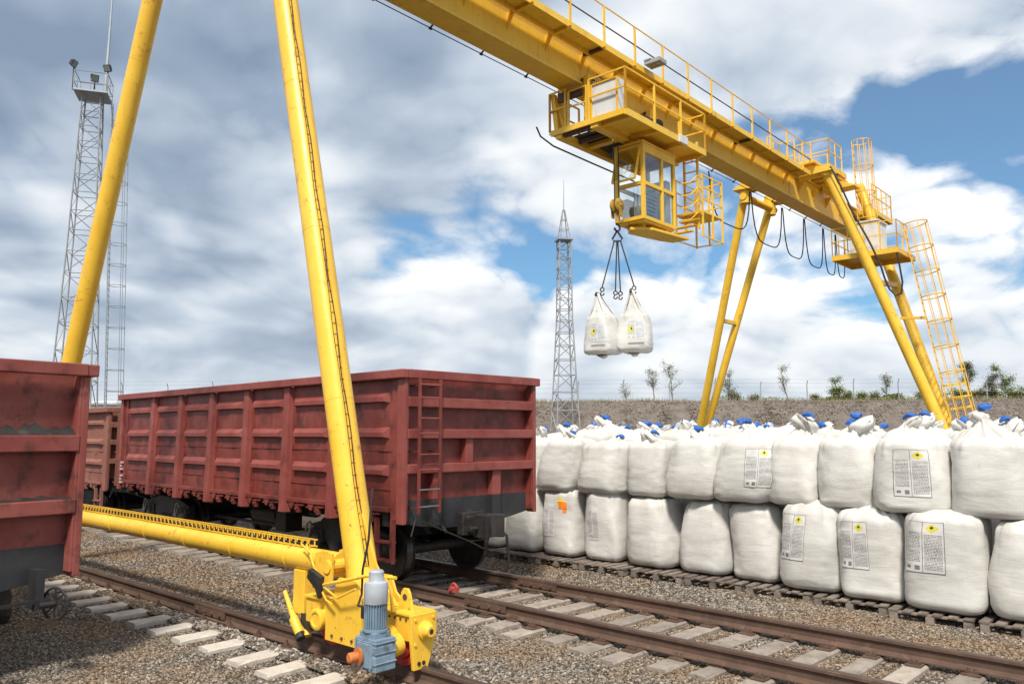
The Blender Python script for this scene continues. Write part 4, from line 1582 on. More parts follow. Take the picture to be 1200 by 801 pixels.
# cross beams carrying the girder on the far legs
for o_, name in ((28.75, 'cross_beam'), (31.15, 'cross_beam')):
    m = MB()
    m.prism([(10.05, 12.02), (10.75, 12.30), (13.2, 12.30), (13.9, 12.02), (13.9, 11.98), (13.2, 11.94), (12.0, 11.90), (12.0, 12.17), (11.27, 12.17), (11.27, 11.94), (10.75, 11.94), (10.05, 11.96)], lambda a, b, t: cl(o_ + t, a, b), -0.32, 0.32)
    m.build(name, Y1, crane, bevel=0.015)
    m = MB()
    cbox(m, o_ - 0.55, o_ + 0.55, 10.55, 11.9, 12.302, 12.42)
    m.build('cap_plate', Y1, crane, bevel=0.01)
m = MB()
m.cyl(cl(28.75, 10.34, 11.85), cl(28.75, 10.27, 12.06), 0.25, 22)
m.build('leg_cap', Y1, crane, True)


def guard(name, parent, pts, h=1.0, mat=Y1, posts=None, closed=False):
    """guard rail: posts, hand rail, knee rail and toe board along a path"""
    mm = MB()
    P = [Vector(p) for p in pts]
    segs = list(zip(P[:-1], P[1:]))
    for a, b in segs:
        n = max(1, round((b - a).length / 0.62))
        for i in range(n + 1):
            q = a.lerp(b, i / n)
            mm.bar(q, q + Vector((0, 0, h)), 0.035)
        for z in (h, h * 0.52):
            mm.bar(a + Vector((0, 0, z)), b + Vector((0, 0, z)), 0.03)
    return mm.build(name, mat, parent)


def platform(parent, o0, o1, s0, s1, z, name='platform'):
    mm = MB()
    cbox(mm, o0, o1, s0, s1, z - 0.02, z)
    pl = mm.build(name, Y1, parent)
    mm = MB()
    cbox(mm, o0, o1, s0, s0 + 0.06, z - 0.18, z - 0.022)
    cbox(mm, o0, o1, s1 - 0.06, s1, z - 0.18, z - 0.022)
    cbox(mm, o0, o0 + 0.06, s0 + 0.062, s1 - 0.062, z - 0.18, z - 0.022)
    cbox(mm, o1 - 0.06, o1, s0 + 0.062, s1 - 0.062, z - 0.18, z - 0.022)
    cbox(mm, o0 + 0.062, o1 - 0.062, (s0 + s1) / 2 - 0.04, (s0 + s1) / 2 + 0.04, z - 0.14, z - 0.022)
    mm.build('frame', Y1, pl)
    return pl


# service platform with the electrical cabinet
pl = platform(crane, 29.2, 31.3, 8.15, 10.45, 8.95)
guard('guard_rail', pl, [cl(31.27, 8.75, 8.95), cl(31.27, 10.42, 8.95), cl(29.23, 10.42, 8.95), cl(29.23, 8.18, 8.95), cl(30.55, 8.18, 8.95)])
m = MB()
cbox(m, 29.75, 30.75, 8.95, 9.95, 8.99, 10.15)
cb = m.build('electrical_cabinet', 'white_metal', crane, bevel=0.02)
m = MB()
cbox(m, 29.70, 30.80, 8.90, 10.0, 10.152, 10.20)
m.build('cabinet_roof', 'white_metal', cb)
m = MB()
cbox(m, 29.735, 29.747, 9.43, 9.47, 9.1, 10.05)
m.build('door_gap', 'print_grey', cb)

def caged_ladder(parent, foot, head, out, w=0.42, r=0.37, cage_from=0.15, ext=1.0, mat=Y1):
    lad = empty('caged_ladder')
    lad.parent = parent
    axis_ = (head - foot).normalized()
    out = Vector(out)
    out = (out - axis_ * out.dot(axis_)).normalized()
    sd = axis_.cross(out).normalized()
    top = head + axis_ * ext
    L_ = (top - foot).length
    mm = MB()
    for q in (-w / 2, w / 2):
        mm.bar(foot + sd * q, top + sd * q, 0.05, 0.025, out)
    t_ = 0.2
    while t_ < L_:
        mm.bar(foot + axis_ * t_ - sd * w / 2, foot + axis_ * t_ + sd * w / 2, 0.025)
        t_ += 0.3
    mm.build('ladder', mat, lad)
    t_ = L_ * cage_from
    nh = max(2, round((L_ - t_) / 0.95))
    for i in range(nh + 1):
        c_ = foot + axis_ * (t_ + (L_ - t_) * i / nh)
        mm = MB()
        pts = [c_ + sd * w / 2]
        for k_ in range(13):
            a_ = -PI * 0.22 + (PI * 1.44) * k_ / 12
            pts.append(c_ + out * (0.10 + r * 0.62) + (sd * math.cos(a_) + out * math.sin(a_)) * r)
        pts.append(c_ - sd * w / 2)
        mm.tube(pts, 0.022, 5)
        mm.build('cage_hoop', mat, lad)
    for k_ in range(7):
        a_ = -PI * 0.1 + PI * 1.2 * k_ / 6
        pp = out * (0.10 + r * 0.62) + (sd * math.cos(a_) + out * math.sin(a_)) * r
        mm = MB()
        mm.bar(foot + axis_ * t_ + pp, top + pp, 0.022)
        mm.build('cage_strap', mat, lad)
    return lad


caged_ladder(crane, cl(30.5, 6.70, 0.4), cl(30.5, 8.12, 8.95), (0.15, -1, 0.0), w=0.48, r=0.42)
m = MB()
m.bar(cl(30.4, 8.55, 6.6), cl(30.5, 7.72, 6.55), 0.09)
m.build('ladder_stay', Y1, crane)
# gate bars across the cage near its foot
for z in (3.3, 4.1):
    m = MB()
    so = 6.70 + (z - 0.4) * 0.166
    m.bar(cl(30.25, so - 0.1, z), cl(30.75, so - 0.62, z + 0.1), 0.07)
    m.build('gate_bar', Y2, crane)
# upper landings behind the far legs
pl2 = platform(crane, 32.0, 34.4, 9.75, 10.75, 11.25, 'landing')
guard('guard_rail', pl2, [cl(32.0, 9.78, 11.25), cl(34.37, 9.78, 11.25), cl(34.37, 10.72, 11.25), cl(33.4, 10.72, 11.25)])
pl3 = platform(crane, 29.6, 31.4, 10.5, 11.9, 12.62, 'landing')
guard('guard_rail', pl3, [cl(29.63, 11.87, 12.62), cl(29.63, 10.53, 12.62), cl(31.0, 10.53, 12.62)], 1.0)
guard('guard_rail', pl3, [cl(31.37, 11.2, 12.62), cl(31.37, 11.87, 12.62), cl(29.63, 11.87, 12.62)], 1.0)
guard('guard_rail', pl3, [cl(27.3, 11.9, 12.16), cl(28.3, 11.9, 12.16), cl(28.3, 11.3, 12.16)], 1.2)
caged_ladder(crane, cl(31.75, 10.2, 9.1), cl(31.75, 10.3, 12.7), (0.2, -1, 0), w=0.42, r=0.36, cage_from=0.35, ext=1.25)
# slack cable down the far leg
m = MB()
P0 = cl(28.50, 10.12, 12.1)
P1 = cl(29.05, 8.72, 8.3)
pts = [P0.lerp(P1, i / 10) + Vector((-0.03, -0.06, 0)) * (0.6 + 0.4 * math.sin(i)) for i in range(11)]
pts += [cl(29.10, 8.62, 7.9), cl(29.16, 8.50, 7.5), cl(29.22, 8.32, 7.25), cl(29.25, 8.14, 7.3), cl(29.24, 8.08, 7.7), cl(29.22, 8.14, 8.3), cl(29.22, 8.2, 8.75)]
m.tube(pts, 0.035, 6)
m.build('leg_cable', 'cable_black', crane, True)

# ------------------------------------------------------------------ trolley with the driver's cab
T0 = (16.7, 11.6)
trolley = empty('crane_trolley', cw(T0[0], T0[1], 9.9), CROT)
tag(trolley, "yellow hoist trolley with glazed driver's cab slung under the crane girder", 'trolley')


def tl(o, s, z):
    return Vector((o - T0[0], s - T0[1], z - 9.9))


def tbox(m, o0, o1, s0, s1, z0, z1):
    a, b = tl(o0, s0, z0), tl(o1, s1, z1)
    return m.box(min(a.x, b.x), max(a.x, b.x), min(a.y, b.y), max(a.y, b.y), a.z, b.z)


def tguard(name, parent, pts, h=1.0, mat=Y1, step=0.9):
    mm = MB()
    P = [Vector(p) for p in pts]
    for a, b in zip(P[:-1], P[1:]):
        n = max(1, round((b - a).length / step))
        for i in range(n + 1):
            q = a.lerp(b, i / n)
            mm.bar(q, q + Vector((0, 0, h)), 0.045)
        for z in (h, h * 0.55):
            mm.bar(a + Vector((0, 0, z)), b + Vector((0, 0, z)), 0.035)
    return mm.build(name, mat, parent)


# outer walkway along the near side
m = MB()
tbox(m, 15.0, 18.75, 9.95, 10.72, 9.95, 9.98)
deck = m.build('side_deck', Y1, trolley)
m = MB()
tbox(m, 14.96, 18.79, 9.90, 9.948, 9.86, 10.02)
m.build('fascia', Y2, deck)
m = MB()
tbox(m, 14.95, 14.998, 9.95, 12.15, 9.88, 10.02)
m.build('end_fascia', Y1, deck)
for o_ in (15.2, 16.4, 17.6, 18.7):
    m = MB()
    tbox(m, o_ - 0.04, o_ + 0.04, 9.96, 10.7, 9.83, 9.948)
    m.build('deck_beam', Y1, deck)
for s0, s1, mt in ((10.73, 10.95, Y1), (11.85, 12.02, Y1)):
    m = MB()
    tbox(m, 14.99, 18.8, s0, s1, 9.78, 9.96)
    m.build('frame_beam', mt, trolley, bevel=0.01)
for o_, w in ((15.12, 0.12), (15.75, 0.10), (16.2, 0.19), (17.7, 0.10), (18.6, 0.2)):
    m = MB()
    tbox(m, o_ - w / 2, o_ + w / 2, 10.952, 11.848, 9.83, 9.93)
    m.build('cross_member', Y1 if w > 0.18 else 'rail_rust', trolley)
# machinery seen from below
m = MB()
tbox(m, 15.6, 18.3, 11.05, 11.95, 9.96, 10.02)
m.build('machinery_deck', 'dark_interior', trolley)
m = MB()
m.cyl(tl(16.3, 11.6, 10.35), tl(17.9, 11.6, 10.35), 0.28, 24)
m.cyl(tl(16.2, 11.6, 10.35), tl(16.25, 11.6, 10.35), 0.33, 24)
m.cyl(tl(17.95, 11.6, 10.35), tl(18.0, 11.6, 10.35), 0.33, 24)
m.build('rope_drum', 'bogie_black', trolley, True)
m = MB()
m.cyl(tl(16.7, 11.3, 9.86), tl(17.0, 11.3, 9.86), 0.10, 14)
m.cyl(tl(16.9, 11.6, 9.82), tl(17.6, 11.6, 9.82), 0.12, 14)
m.build('hoist_motor', 'motor_grey', trolley, True)
# hanger frames from the girder's flange, wheels inside
for o_ in (15.35, 18.2):
    for s_ in (11.22, 12.04):
        m = MB()
        tbox(m, o_ - 0.16, o_ + 0.16, s_ - 0.07, s_ + 0.07, 9.932, 11.30)
        m.build('hanger', Y1, trolley, bevel=0.01)
    m = MB()
    for s_ in (11.36, 11.90):
        m.cyl(tl(o_ - 0.0, s_ - 0.05, 11.22), tl(o_, s_ + 0.05, 11.22), 0.11, 16)
    m.build('travel_wheel', 'wheel_steel', trolley, True)
m = MB()
tbox(m, 15.05, 15.12, 11.25, 12.0, 10.75, 10.98)
m.build('buffer_beam', 'rail_rust', trolley)
# control boxes and small drive on the deck
m = MB()
tbox(m, 15.06, 15.42, 10.20, 10.95, 10.02, 10.90)
sw = m.build('switch_cabinet', 'white_metal', trolley, bevel=0.012)
m = MB()
tbox(m, 15.03, 15.057, 10.18, 10.97, 10.02, 10.05)
tbox(m, 15.03, 15.057, 10.18, 10.97, 10.87, 10.91)
tbox(m, 15.03, 15.057, 10.18, 10.22, 10.05, 10.87)
tbox(m, 15.03, 15.057, 10.93, 10.97, 10.05, 10.87)
m.build('frame', Y1, sw)
m = MB()
m.cyl(tl(16.3, 10.35, 10.25), tl(16.75, 10.35, 10.25), 0.14, 16)
m.cyl(tl(16.75, 10.35, 10.27), tl(17.0, 10.35, 10.27), 0.09, 12)
m.lathe([(0.16, 0), (0.16, 0.06), (0.05, 0.1)], tl(17.05, 10.35, 10.32), (1, 0, 0), 14)
m.box(*[v for pr in zip(tl(16.2, 10.2, 9.99), tl(16.9, 10.5, 10.12)) for v in pr])
m.build('travel_motor', 'bogie_black', trolley, True)
m = MB()
tbox(m, 17.35, 17.75, 9.86, 9.898, 9.86, 10.06)
m.build('junction_box', 'white_metal', trolley)
tguard('guard_rail', trolley, [tl(14.98, 10.98, 10.0), tl(14.98, 9.92, 10.0), tl(18.78, 9.92, 10.0), tl(18.78, 10.7, 10.0)], 1.02, Y1, 1.25)
tguard('guard_rail', trolley, [tl(14.98, 11.05, 10.0), tl(14.98, 11.6, 10.0)], 0.9, Y1, 0.55)
tguard('guard_rail', trolley, [tl(14.98, 11.7, 10.0), tl(14.98, 12.2, 10.0), tl(16.2, 12.2, 10.0)], 1.0, Y1, 0.6)
m = MB()
tbox(m, 15.0, 18.8, 12.03, 12.25, 9.962, 9.985)
m.build('side_deck', Y1, trolley)
m = MB()
m.bar(tl(15.05, 12.0, 9.99), tl(15.1, 12.16, 11.0), 0.12)
m.bar(tl(15.1, 11.8, 10.0), tl(15.15, 12.1, 10.8), 0.08)
m.build('cable_mast', Y1, trolley)
m = MB()
m.tube([tl(14.75, 12.45, 10.15), tl(14.85, 12.40, 9.92), tl(15.3, 12.35, 9.78), tl(16.8, 12.25, 9.7), tl(18.8, 12.2, 9.66)], 0.022, 8)
m.build('current_collector', 'cable_black', trolley, True)
m = MB()
for (a, b, c) in ((15.2, 10.95, 10.5), (15.25, 11.0, 10.9), (15.3, 10.9, 11.0)):
    m.tube([tl(a, b, 10.0), tl(a - 0.08, b + 0.05, c), tl(a + 0.1, b + 0.12, c + 0.3), tl(a + 0.15, b - 0.1, c + 0.1)], 0.03, 6)
m.build('cable_bundle', 'rail_rust', trolley, True)

# driver's cab
cab = empty('cab')
cab.parent = trolley
CO0, CO1, CS0, CS1, CZ0, CZ1 = 16.35, 17.80, 10.35, 11.12, 7.72, 9.66
m = MB()
for o_ in (CO0, CO1):
    for s_ in (CS0, CS1):
        tbox(m, o_ - 0.045, o_ + 0.045, s_ - 0.045, s_ + 0.045, CZ0, CZ1)
for z0, z1 in ((CZ0 - 0.0, CZ0 + 0.09), (8.60, 8.69), (9.44, CZ1)):
    for s_ in (CS0, CS1):
        tbox(m, CO0 + 0.046, CO1 - 0.046, s_ - 0.043, s_ + 0.043, z0, z1)
    for o_ in (CO0, CO1):
        if not (o_ == CO0 and z1 == CZ1):
            tbox(m, o_ - 0.043, o_ + 0.043, CS0 + 0.046, CS1 - 0.046, z0, z1)
tbox(m, 17.17, 17.25, CS0 - 0.042, CS0 + 0.042, CZ0 + 0.091, 8.599)
tbox(m, 17.17, 17.25, CS0 - 0.042, CS0 + 0.042, 8.691, 9.439)
m.build('cab_frame', Y1, cab, bevel=0.006)
m = MB()
tbox(m, CO0 - 0.08, CO1 + 0.05, CS0 - 0.06, CS1 + 0.06, CZ1 + 0.002, CZ1 + 0.05)
m.build('cab_roof', Y1, cab)
m = MB()
tbox(m, CO0, CO1, CS0, CS1, CZ0 - 0.05, CZ0 - 0.002)
m.build('cab_floor', Y1, cab)
for o0, o1 in ((CO0 + 0.045, 17.17), (17.25, CO1 - 0.045)):
    for z0, z1 in ((CZ0 + 0.09, 8.60), (8.69, 9.44)):
        m = MB()
        tbox(m, o0, o1, CS0 - 0.004, CS0 + 0.004, z0, z1)
        m.build('window_pane', 'glass', cab)
for z0, z1 in ((CZ0 + 0.09, 8.60),):
    m = MB()
    tbox(m, CO0 - 0.004, CO0 + 0.004, CS0 + 0.045, CS1 - 0.045, z0, z1)
    m.build('window_pane', 'glass', cab)
# tilted windscreen, opened outwards
m = MB()
a0, a1 = tl(CO0 - 0.02, CS0 + 0.06, 9.60), tl(CO0 - 0.02, CS1 - 0.04, 9.60)
b0, b1 = tl(CO0 - 0.28, CS0 + 0.06, 8.70), tl(CO0 - 0.28, CS1 - 0.04, 8.70)
for p, q in ((a0, a1), (b0, b1), (a0, b0), (a1, b1)):
    m.bar(p, q, 0.045)
ws = m.build('windscreen_frame', Y1, cab)
m = MB()
m.add([a0, a1, b1, b0, a0 + Vector((0.008, 0, 0)), a1 + Vector((0.008, 0, 0)), b1 + Vector((0.008, 0, 0)), b0 + Vector((0.008, 0, 0))], [(0, 1, 2, 3), (7, 6, 5, 4), (0, 4, 5, 1), (1, 5, 6, 2), (2, 6, 7, 3), (3, 7, 4, 0)])
m.build('windscreen', 'glass', ws)
m = MB()
tbox(m, 16.9, 17.35, 10.62, 10.95, 8.05, 8.15)
tbox(m, 17.30, 17.38, 10.62, 10.95, 8.15, 8.75)
tbox(m, 17.05, 17.2, 10.88, 11.02, CZ0, 8.05)
m.build('driver_seat', 'bogie_black', cab, bevel=0.03)
m = MB()
tbox(m, 16.45, 16.75, 10.5, 10.7, CZ0, 8.35)
tbox(m, 16.45, 16.75, 10.88, 11.05, CZ0, 8.35)
m.build('control_console', 'motor_pale', cab, bevel=0.02)
m = MB()
tbox(m, 17.55, 17.76, 10.42, 11.05, CZ0, 9.0)
m.build('rear_cabinet', 'motor_pale', cab, bevel=0.01)
m = MB()
for i in range(6):
    tbox(m, 16.42, 17.1, 10.402, 10.412, CZ0 + 0.22 + 0.10 * i, CZ0 + 0.25 + 0.10 * i)
m.build('blind_slat', 'motor_grey', cab)
tag(cab.children[-1], kind='stuff')
# boarding plank under the cab
m = MB()
m.prism([(16.35, 10.75), (16.75, 10.35), (18.3, 10.2), (18.3, 10.7), (17.9, 10.85), (16.7, 11.05)], lambda a, b, t: tl(a, b, t), 7.52, 7.58)
m.build('foot_plate', Y1, cab)
m = MB()
tbox(m, 16.6, 16.66, 10.5, 11.0, 7.58, 7.67)
tbox(m, 17.5, 17.56, 10.4, 10.9, 7.58, 7.67)
m.build('foot_plate_hanger', Y1, cab)
# access ladder and basket beside the cab
m = MB()
for s_ in (10.15, 10.55):
    m.bar(tl(18.75, s_, 7.9), tl(18.75, s_, 10.3), 0.055)
for i in range(8):
    m.bar(tl(18.75, 10.15, 8.1 + 0.28 * i), tl(18.75, 10.55, 8.1 + 0.28 * i), 0.03)
m.build('access_ladder', Y1, cab)
bk = empty('boarding_basket')
bk.parent = trolley
m = MB()
tbox(m, 18.6, 19.7, 9.95, 10.75, 8.30, 8.35)
m.build('basket_floor', Y1, bk)
m = MB()
for o_, s_ in ((18.6, 9.95), (19.7, 9.95), (19.7, 10.75), (18.6, 10.75), (19.15, 9.95), (19.7, 10.35)):
    m.bar(tl(o_, s_, 7.62), tl(o_, s_, 9.35), 0.045)
for z in (7.65, 8.65, 8.98, 9.32):
    m.bar(tl(18.6, 9.95, z), tl(19.7, 9.95, z), 0.03)
    m.bar(tl(19.7, 9.95, z), tl(19.7, 10.75, z), 0.03)
    m.bar(tl(18.6, 10.75, z), tl(19.7, 10.75, z), 0.03)
for i in range(4):
    m.tube([tl(17.9, 10.2 + 0.0 * i, 7.95 + 0.33 * i), tl(18.15, 10.05, 8.02 + 0.33 * i), tl(18.4, 9.97, 8.25 + 0.33 * i), tl(18.6, 9.95, 8.2 + 0.33 * i)], 0.016, 5)
for i in range(3):
    m.bar(tl(18.3 + 0.22 * i, 10.1, 7.75 + 0.2 * i), tl(18.3 + 0.22 * i, 10.7, 7.75 + 0.2 * i), 0.18, 0.03)
m.build('basket_rail', Y1, bk)

# hoist ropes and hook block
HS = 0.929
hook = empty('hook_block', cw(15.92, 10.85, 2.45 + (7.6 - 2.45) * HS), CROT)
hook.scale = (HS, HS, HS)
tag(hook, 'yellow hook block with black chain slings carrying the two hanging bags', 'crane hook')


def hl(o, s, z):
    return Vector((o - 17.1, s - 11.68, z - 7.6))


for do in (-0.10, 0.10):
    m = MB()
    m.cyl(hl(17.1 + do, 11.68, 8.5), hl(17.1 + do, 11.68, 10.2), 0.014, 6)
    m.build('rope', 'cable_black', hook)
for ds in (-0.08, 0.08):
    m = MB()
    m.lathe([(0.03, -0.04), (0.16, -0.04), (0.185, -0.02), (0.185, 0.02), (0.16, 0.04), (0.03, 0.04)], hl(17.1, 11.68 + ds, 8.48), (0, 1, 0), 24)
    m.build('sheave', 'yellow_grimy', hook, True)
m = MB()
m.prism([(-0.10, 8.52), (0.10, 8.52), (0.07, 8.15), (-0.07, 8.15)], lambda a, b, t: hl(17.1 + a, 11.68 + t, b), -0.135, -0.125)
m.prism([(-0.10, 8.52), (0.10, 8.52), (0.07, 8.15), (-0.07, 8.15)], lambda a, b, t: hl(17.1 + a, 11.68 + t, b), 0.125, 0.135)
m.cyl(hl(17.1, 11.50, 8.48), hl(17.1, 11.86, 8.48), 0.04, 10)
m.cyl(hl(17.1, 11.68, 8.0), hl(17.1, 11.68, 8.3), 0.05, 10)
m.build('block_cheek', 'yellow_grimy', hook)
m = MB()
m.ring(hl(17.1, 11.68, 7.88), (0.3, 1, 0), 0.09, 0.028, 16, 8, arc=(-0.3, 4.6))
m.build('hook', 'bogie_black', hook, True)
VX = Vector((0.559, -0.829, 0))        # horizontal direction in which the two bags hang apart
m = MB()
c0 = hl(17.1, 11.68, 7.80)
m.tube([c0, c0 - VX * 0.13 + Vector((0, 0, -0.22)), c0 - VX * 0.10 + Vector((0, 0, -0.28)), c0 + VX * 0.10 + Vector((0, 0, -0.28)), c0 + VX * 0.13 + Vector((0, 0, -0.22)), c0], 0.026, 8)
m.build('sling_ring', 'bogie_black', hook, True)
BAGTOP = 6.03
for k_, (dx, zz) in enumerate(((-0.415, BAGTOP + 0.26), (-0.07, BAGTOP + 0.16), (0.06, BAGTOP + 0.14), (0.415, BAGTOP + 0.28))):
    m = MB()
    a = c0 + VX * (dx * 0.20) + Vector((0, 0, -0.28))
    b = hl(17.1, 11.68, zz) + VX * dx
    m.tube([a, b], 0.017, 6)
    m.build('chain', 'cable_black', hook)
    m = MB()
    m.ring(b + Vector((0, 0, -0.06)), (0.8, 0.5, 0), 0.05, 0.016, 12, 6)
    m.ring(b + Vector((0, 0, -0.17)), (0.8, 0.5, 0), 0.045, 0.016, 12, 6, arc=(1.2, 6.0))
    m.build('sling_hook', 'bogie_black', hook, True)

# ------------------------------------------------------------------ big bags
def sgn_pow(v, p):
    return math.copysign(abs(v) ** p, v)


class Bag:
    """woven bulk bag: squarish filled body, creased, with a gathered or pressed-down top"""
    def __init__(self, seed, w=1.0, dpt=1.0, h=1.05, top='cone', peak=0.30, lean=(0.0, 0.0), bulge=0.04, twist=0.0, sag=0.0):
        self.seed, self.w, self.d, self.h, self.top, self.peak, self.lean, self.bulge, self.twist, self.sag = seed, w, dpt, h, top, peak, lean, bulge, twist, sag
        rng = random.Random(seed)
        self.ph = [rng.uniform(0, 2 * PI) for _ in range(8)]
        self.px, self.py = rng.uniform(-0.20, 0.20), rng.uniform(-0.20, 0.20)
        self.folds = rng.randint(9, 14)
        self.taper = 0.0
        self.sagp = rng.uniform(0.55, 1.0)

    def point(self, th, v):
        """v 0..1 body, 1..2 top"""
        h = self.h
        sd = self.seed * 3.17
        if v <= 1.0:
            z = h * v
            # rounded foot and shoulder
            foot = 0.77 + 0.23 * (1 - (1 - min(1, v / 0.10)) ** 2) ** 0.5
            sh = 1.0 if v < 0.90 else 1.0 - 0.12 * ((v - 0.90) / 0.10) ** 2
            r = foot * sh * (1.0 + self.bulge * 1.3 * math.sin(PI * min(1, (v + 0.02) ** self.sagp)) - 0.04 * v)
            e = 0.56 + 0.06 * v
            cx = cy = 0.0
        else:
            t = v - 1.0
            if self.top == 'cone':
                r0 = 0.85
                r = r0 * (1 - t) ** 1.15 + 0.06 * t + 0.03 * math.sin(PI * t)
                z = h + self.peak * (0.65 * t + 0.35 * t ** 2.2)
            else:
                r = 0.85 * (1 - t) + 0.01
                z = h + self.peak * math.sin(t * PI / 2)
            e = 0.62 + 0.38 * min(1, t * 1.6)
            cx, cy = self.px * t, self.py * t
        r *= 1 - self.taper * min(1, v) ** 2
        c, s_ = math.cos(th), math.sin(th)
        x, y = sgn_pow(c, e) * self.w / 2 * r, sgn_pow(s_, e) * self.d / 2 * r
        # big dents, then horizontal creases, then pleats at the gathered top
        q = Vector((c * 1.1 + sd, s_ * 1.1, z * 1.3))
        n1 = mnoise.noise(q) * 0.060
        n2 = mnoise.noise(Vector((c * 2.2 + sd, s_ * 2.2, z * 6.0 + 3))) * 0.008
        n3 = abs(mnoise.noise(Vector((c * 2.6 + sd, s_ * 2.6, z * 9 + 9 + 1.5 * c)))) * -0.013
        fade = 1.0 if v < 0.9 else 0.6
        k = 1 + (n1 + n2 * fade + n3 * fade) / (self.w * 0.5)
        if v > 0.72:
            a = min(1.0, (v - 0.72) / 0.5)
            if v > 1.0 and self.top != 'cone':
                a *= 0.5
            pl_ = math.sin(th * self.folds + self.ph[0] + 1.3 * math.sin(2 * th + self.ph[1])) + 0.6 * math.sin(th * (self.folds * 1.7) + self.ph[2])
            k += 0.045 * a * pl_ * (1.7 if v > 1.2 else 1.0)
            z += 0.012 * a * pl_ + 0.03 * a * mnoise.noise(Vector((c * 2 + sd, s_ * 2, v * 4)))
        # corners of the base hang low
        if v < 0.12:
            z += -0.018 * (abs(c * s_) * 2) * (1 - v / 0.12) + 0.018
        x, y = x * k + cx, y * k + cy
        tw_ = self.twist * v
        x, y = x * math.cos(tw_) - y * math.sin(tw_), x * math.sin(tw_) + y * math.cos(tw_)
        zz = max(z, 0.0)
        f = zz / h
        return Vector((x + self.lean[0] * f, y + self.lean[1] * f, z))

    def mesh(self, nu=64, nv=30, nt=16, name='body', mat='bag_white'):
        m = MB()
        vv = []
        levels = [i / nv for i in range(nv + 1)] + [1 + (i + 1) / nt for i in range(nt)]
        for v in levels:
            for j in range(nu):
                vv.append(self.point(2 * PI * j / nu, v))
        n = len(levels)
        ff = [(i * nu + j, i * nu + (j + 1) % nu, (i + 1) * nu + (j + 1) % nu, (i + 1) * nu + j) for i in range(n - 1) for j in range(nu)]
        ff.append(tuple(range(nu - 1, -1, -1)))
        ff.append(tuple((n - 1) * nu + j for j in range(nu)))
        m.add(vv, ff)
        me = m.mesh(name, mat)
        me.shade_smooth()
        return me

    def patch(self, parent, thc, v0, v1, width, mat, name='printed_label', skew=0.0, nu=14, nv=22, lift=0.006, diamond=False):
        """flat print that follows the bag's surface"""
        vmid = (v0 + v1) / 2
        # find angular half-range for the wanted width
        p0 = self.point(thc, vmid)
        lo, hi = 0.01, 1.2
        for _ in range(20):
            md = (lo + hi) / 2
            if (self.point(thc + md, vmid) - self.point(thc - md, vmid)).length < width:
                lo = md
            else:
                hi = md
        dth = lo
        # even spacing along the surface
        ths = np.linspace(thc - dth, thc + dth, 60)
        P = [self.point(t_, vmid) for t_ in ths]
        L_ = [0.0]
        for a, b in zip(P[:-1], P[1:]):
            L_.append(L_[-1] + (b - a).length)
        verts, uvs = [], []
        for i in range(nv + 1):
            v = v0 + (v1 - v0) * i / nv
            for j in range(nu + 1):
                fu, fv = j / nu, i / nv
                if diamond:
                    fu, fv = 0.5 + (j / nu - i / nv) / 2, (j / nu + i / nv) / 2
                    v = v0 + (v1 - v0) * fv
                else:
                    v = v0 + (v1 - v0) * fv
                th = float(np.interp(L_[-1] * fu, L_, ths)) + skew * (v - vmid)
                a = self.point(th, v)
                tx = self.point(th + 0.03, v) - self.point(th - 0.03, v)
                tz = self.point(th, min(v + 0.02, 1.0)) - self.point(th, v - 0.02)
                nrm = tx.cross(tz).normalized()
                verts.append(a + nrm * lift)
                uvs.append((1 - j / nu if False else j / nu, i / nv))
        faces = [(i * (nu + 1) + j, i * (nu + 1) + j + 1, (i + 1) * (nu + 1) + j + 1, (i + 1) * (nu + 1) + j) for i in range(nv) for j in range(nu)]
        me = bpy.data.meshes.new(name)
        me.from_pydata(verts, [], faces)
        uvl = me.uv_layers.new(name='UVMap')
        for poly in me.polygons:
            for li in poly.loop_indices:
                uvl.data[li].uv = uvs[me.loops[li].vertex_index]
        me.materials.append(MATS[mat])
        me.shade_smooth()
        o = bpy.data.objects.new(name, me)
        COL.objects.link(o)
        o.parent = parent
        return o


def tie_mesh(seed):
    """crumpled blue sleeve end of the neck, folded over"""
    rng = random.Random(seed)
    m = MB()
    a = rng.uniform(0, 2 * PI)
    n, k = 8, 10
    vv = []
    L_ = rng.uniform(0.13, 0.22)
    for i in range(n):
        t = i / (n - 1)
        cx, cy, cz = math.cos(a) * (t - 0.35) * L_, math.sin(a) * (t - 0.35) * L_, 0.035 + 0.05 * math.sin(t * 2.4 + 0.3) - 0.05 * t * t
        w = 0.030 + 0.040 * math.sin(PI * (0.15 + 0.8 * t))
        for j in range(k):
            b = 2 * PI * j / k
            rr = w * (1 + 0.45 * mnoise.noise(Vector((seed * 5 + i * 0.6, math.cos(b) * 1.3, math.sin(b) * 1.3))))
            vv.append((cx - math.sin(a) * math.cos(b) * rr * 1.2, cy + math.cos(a) * math.cos(b) * rr * 1.2, cz + math.sin(b) * rr * 0.75))
    ff = [(i * k + j, i * k + (j + 1) % k, (i + 1) * k + (j + 1) % k, (i + 1) * k + j) for i in range(n - 1) for j in range(k)]
    ff += [tuple(range(k - 1, -1, -1)), tuple((n - 1) * k + j for j in range(k))]
    m.add(vv, ff)
    return m.mesh('neck_tie', 'blue_tie', True)


TIES = [tie_mesh(i) for i in range(7)]


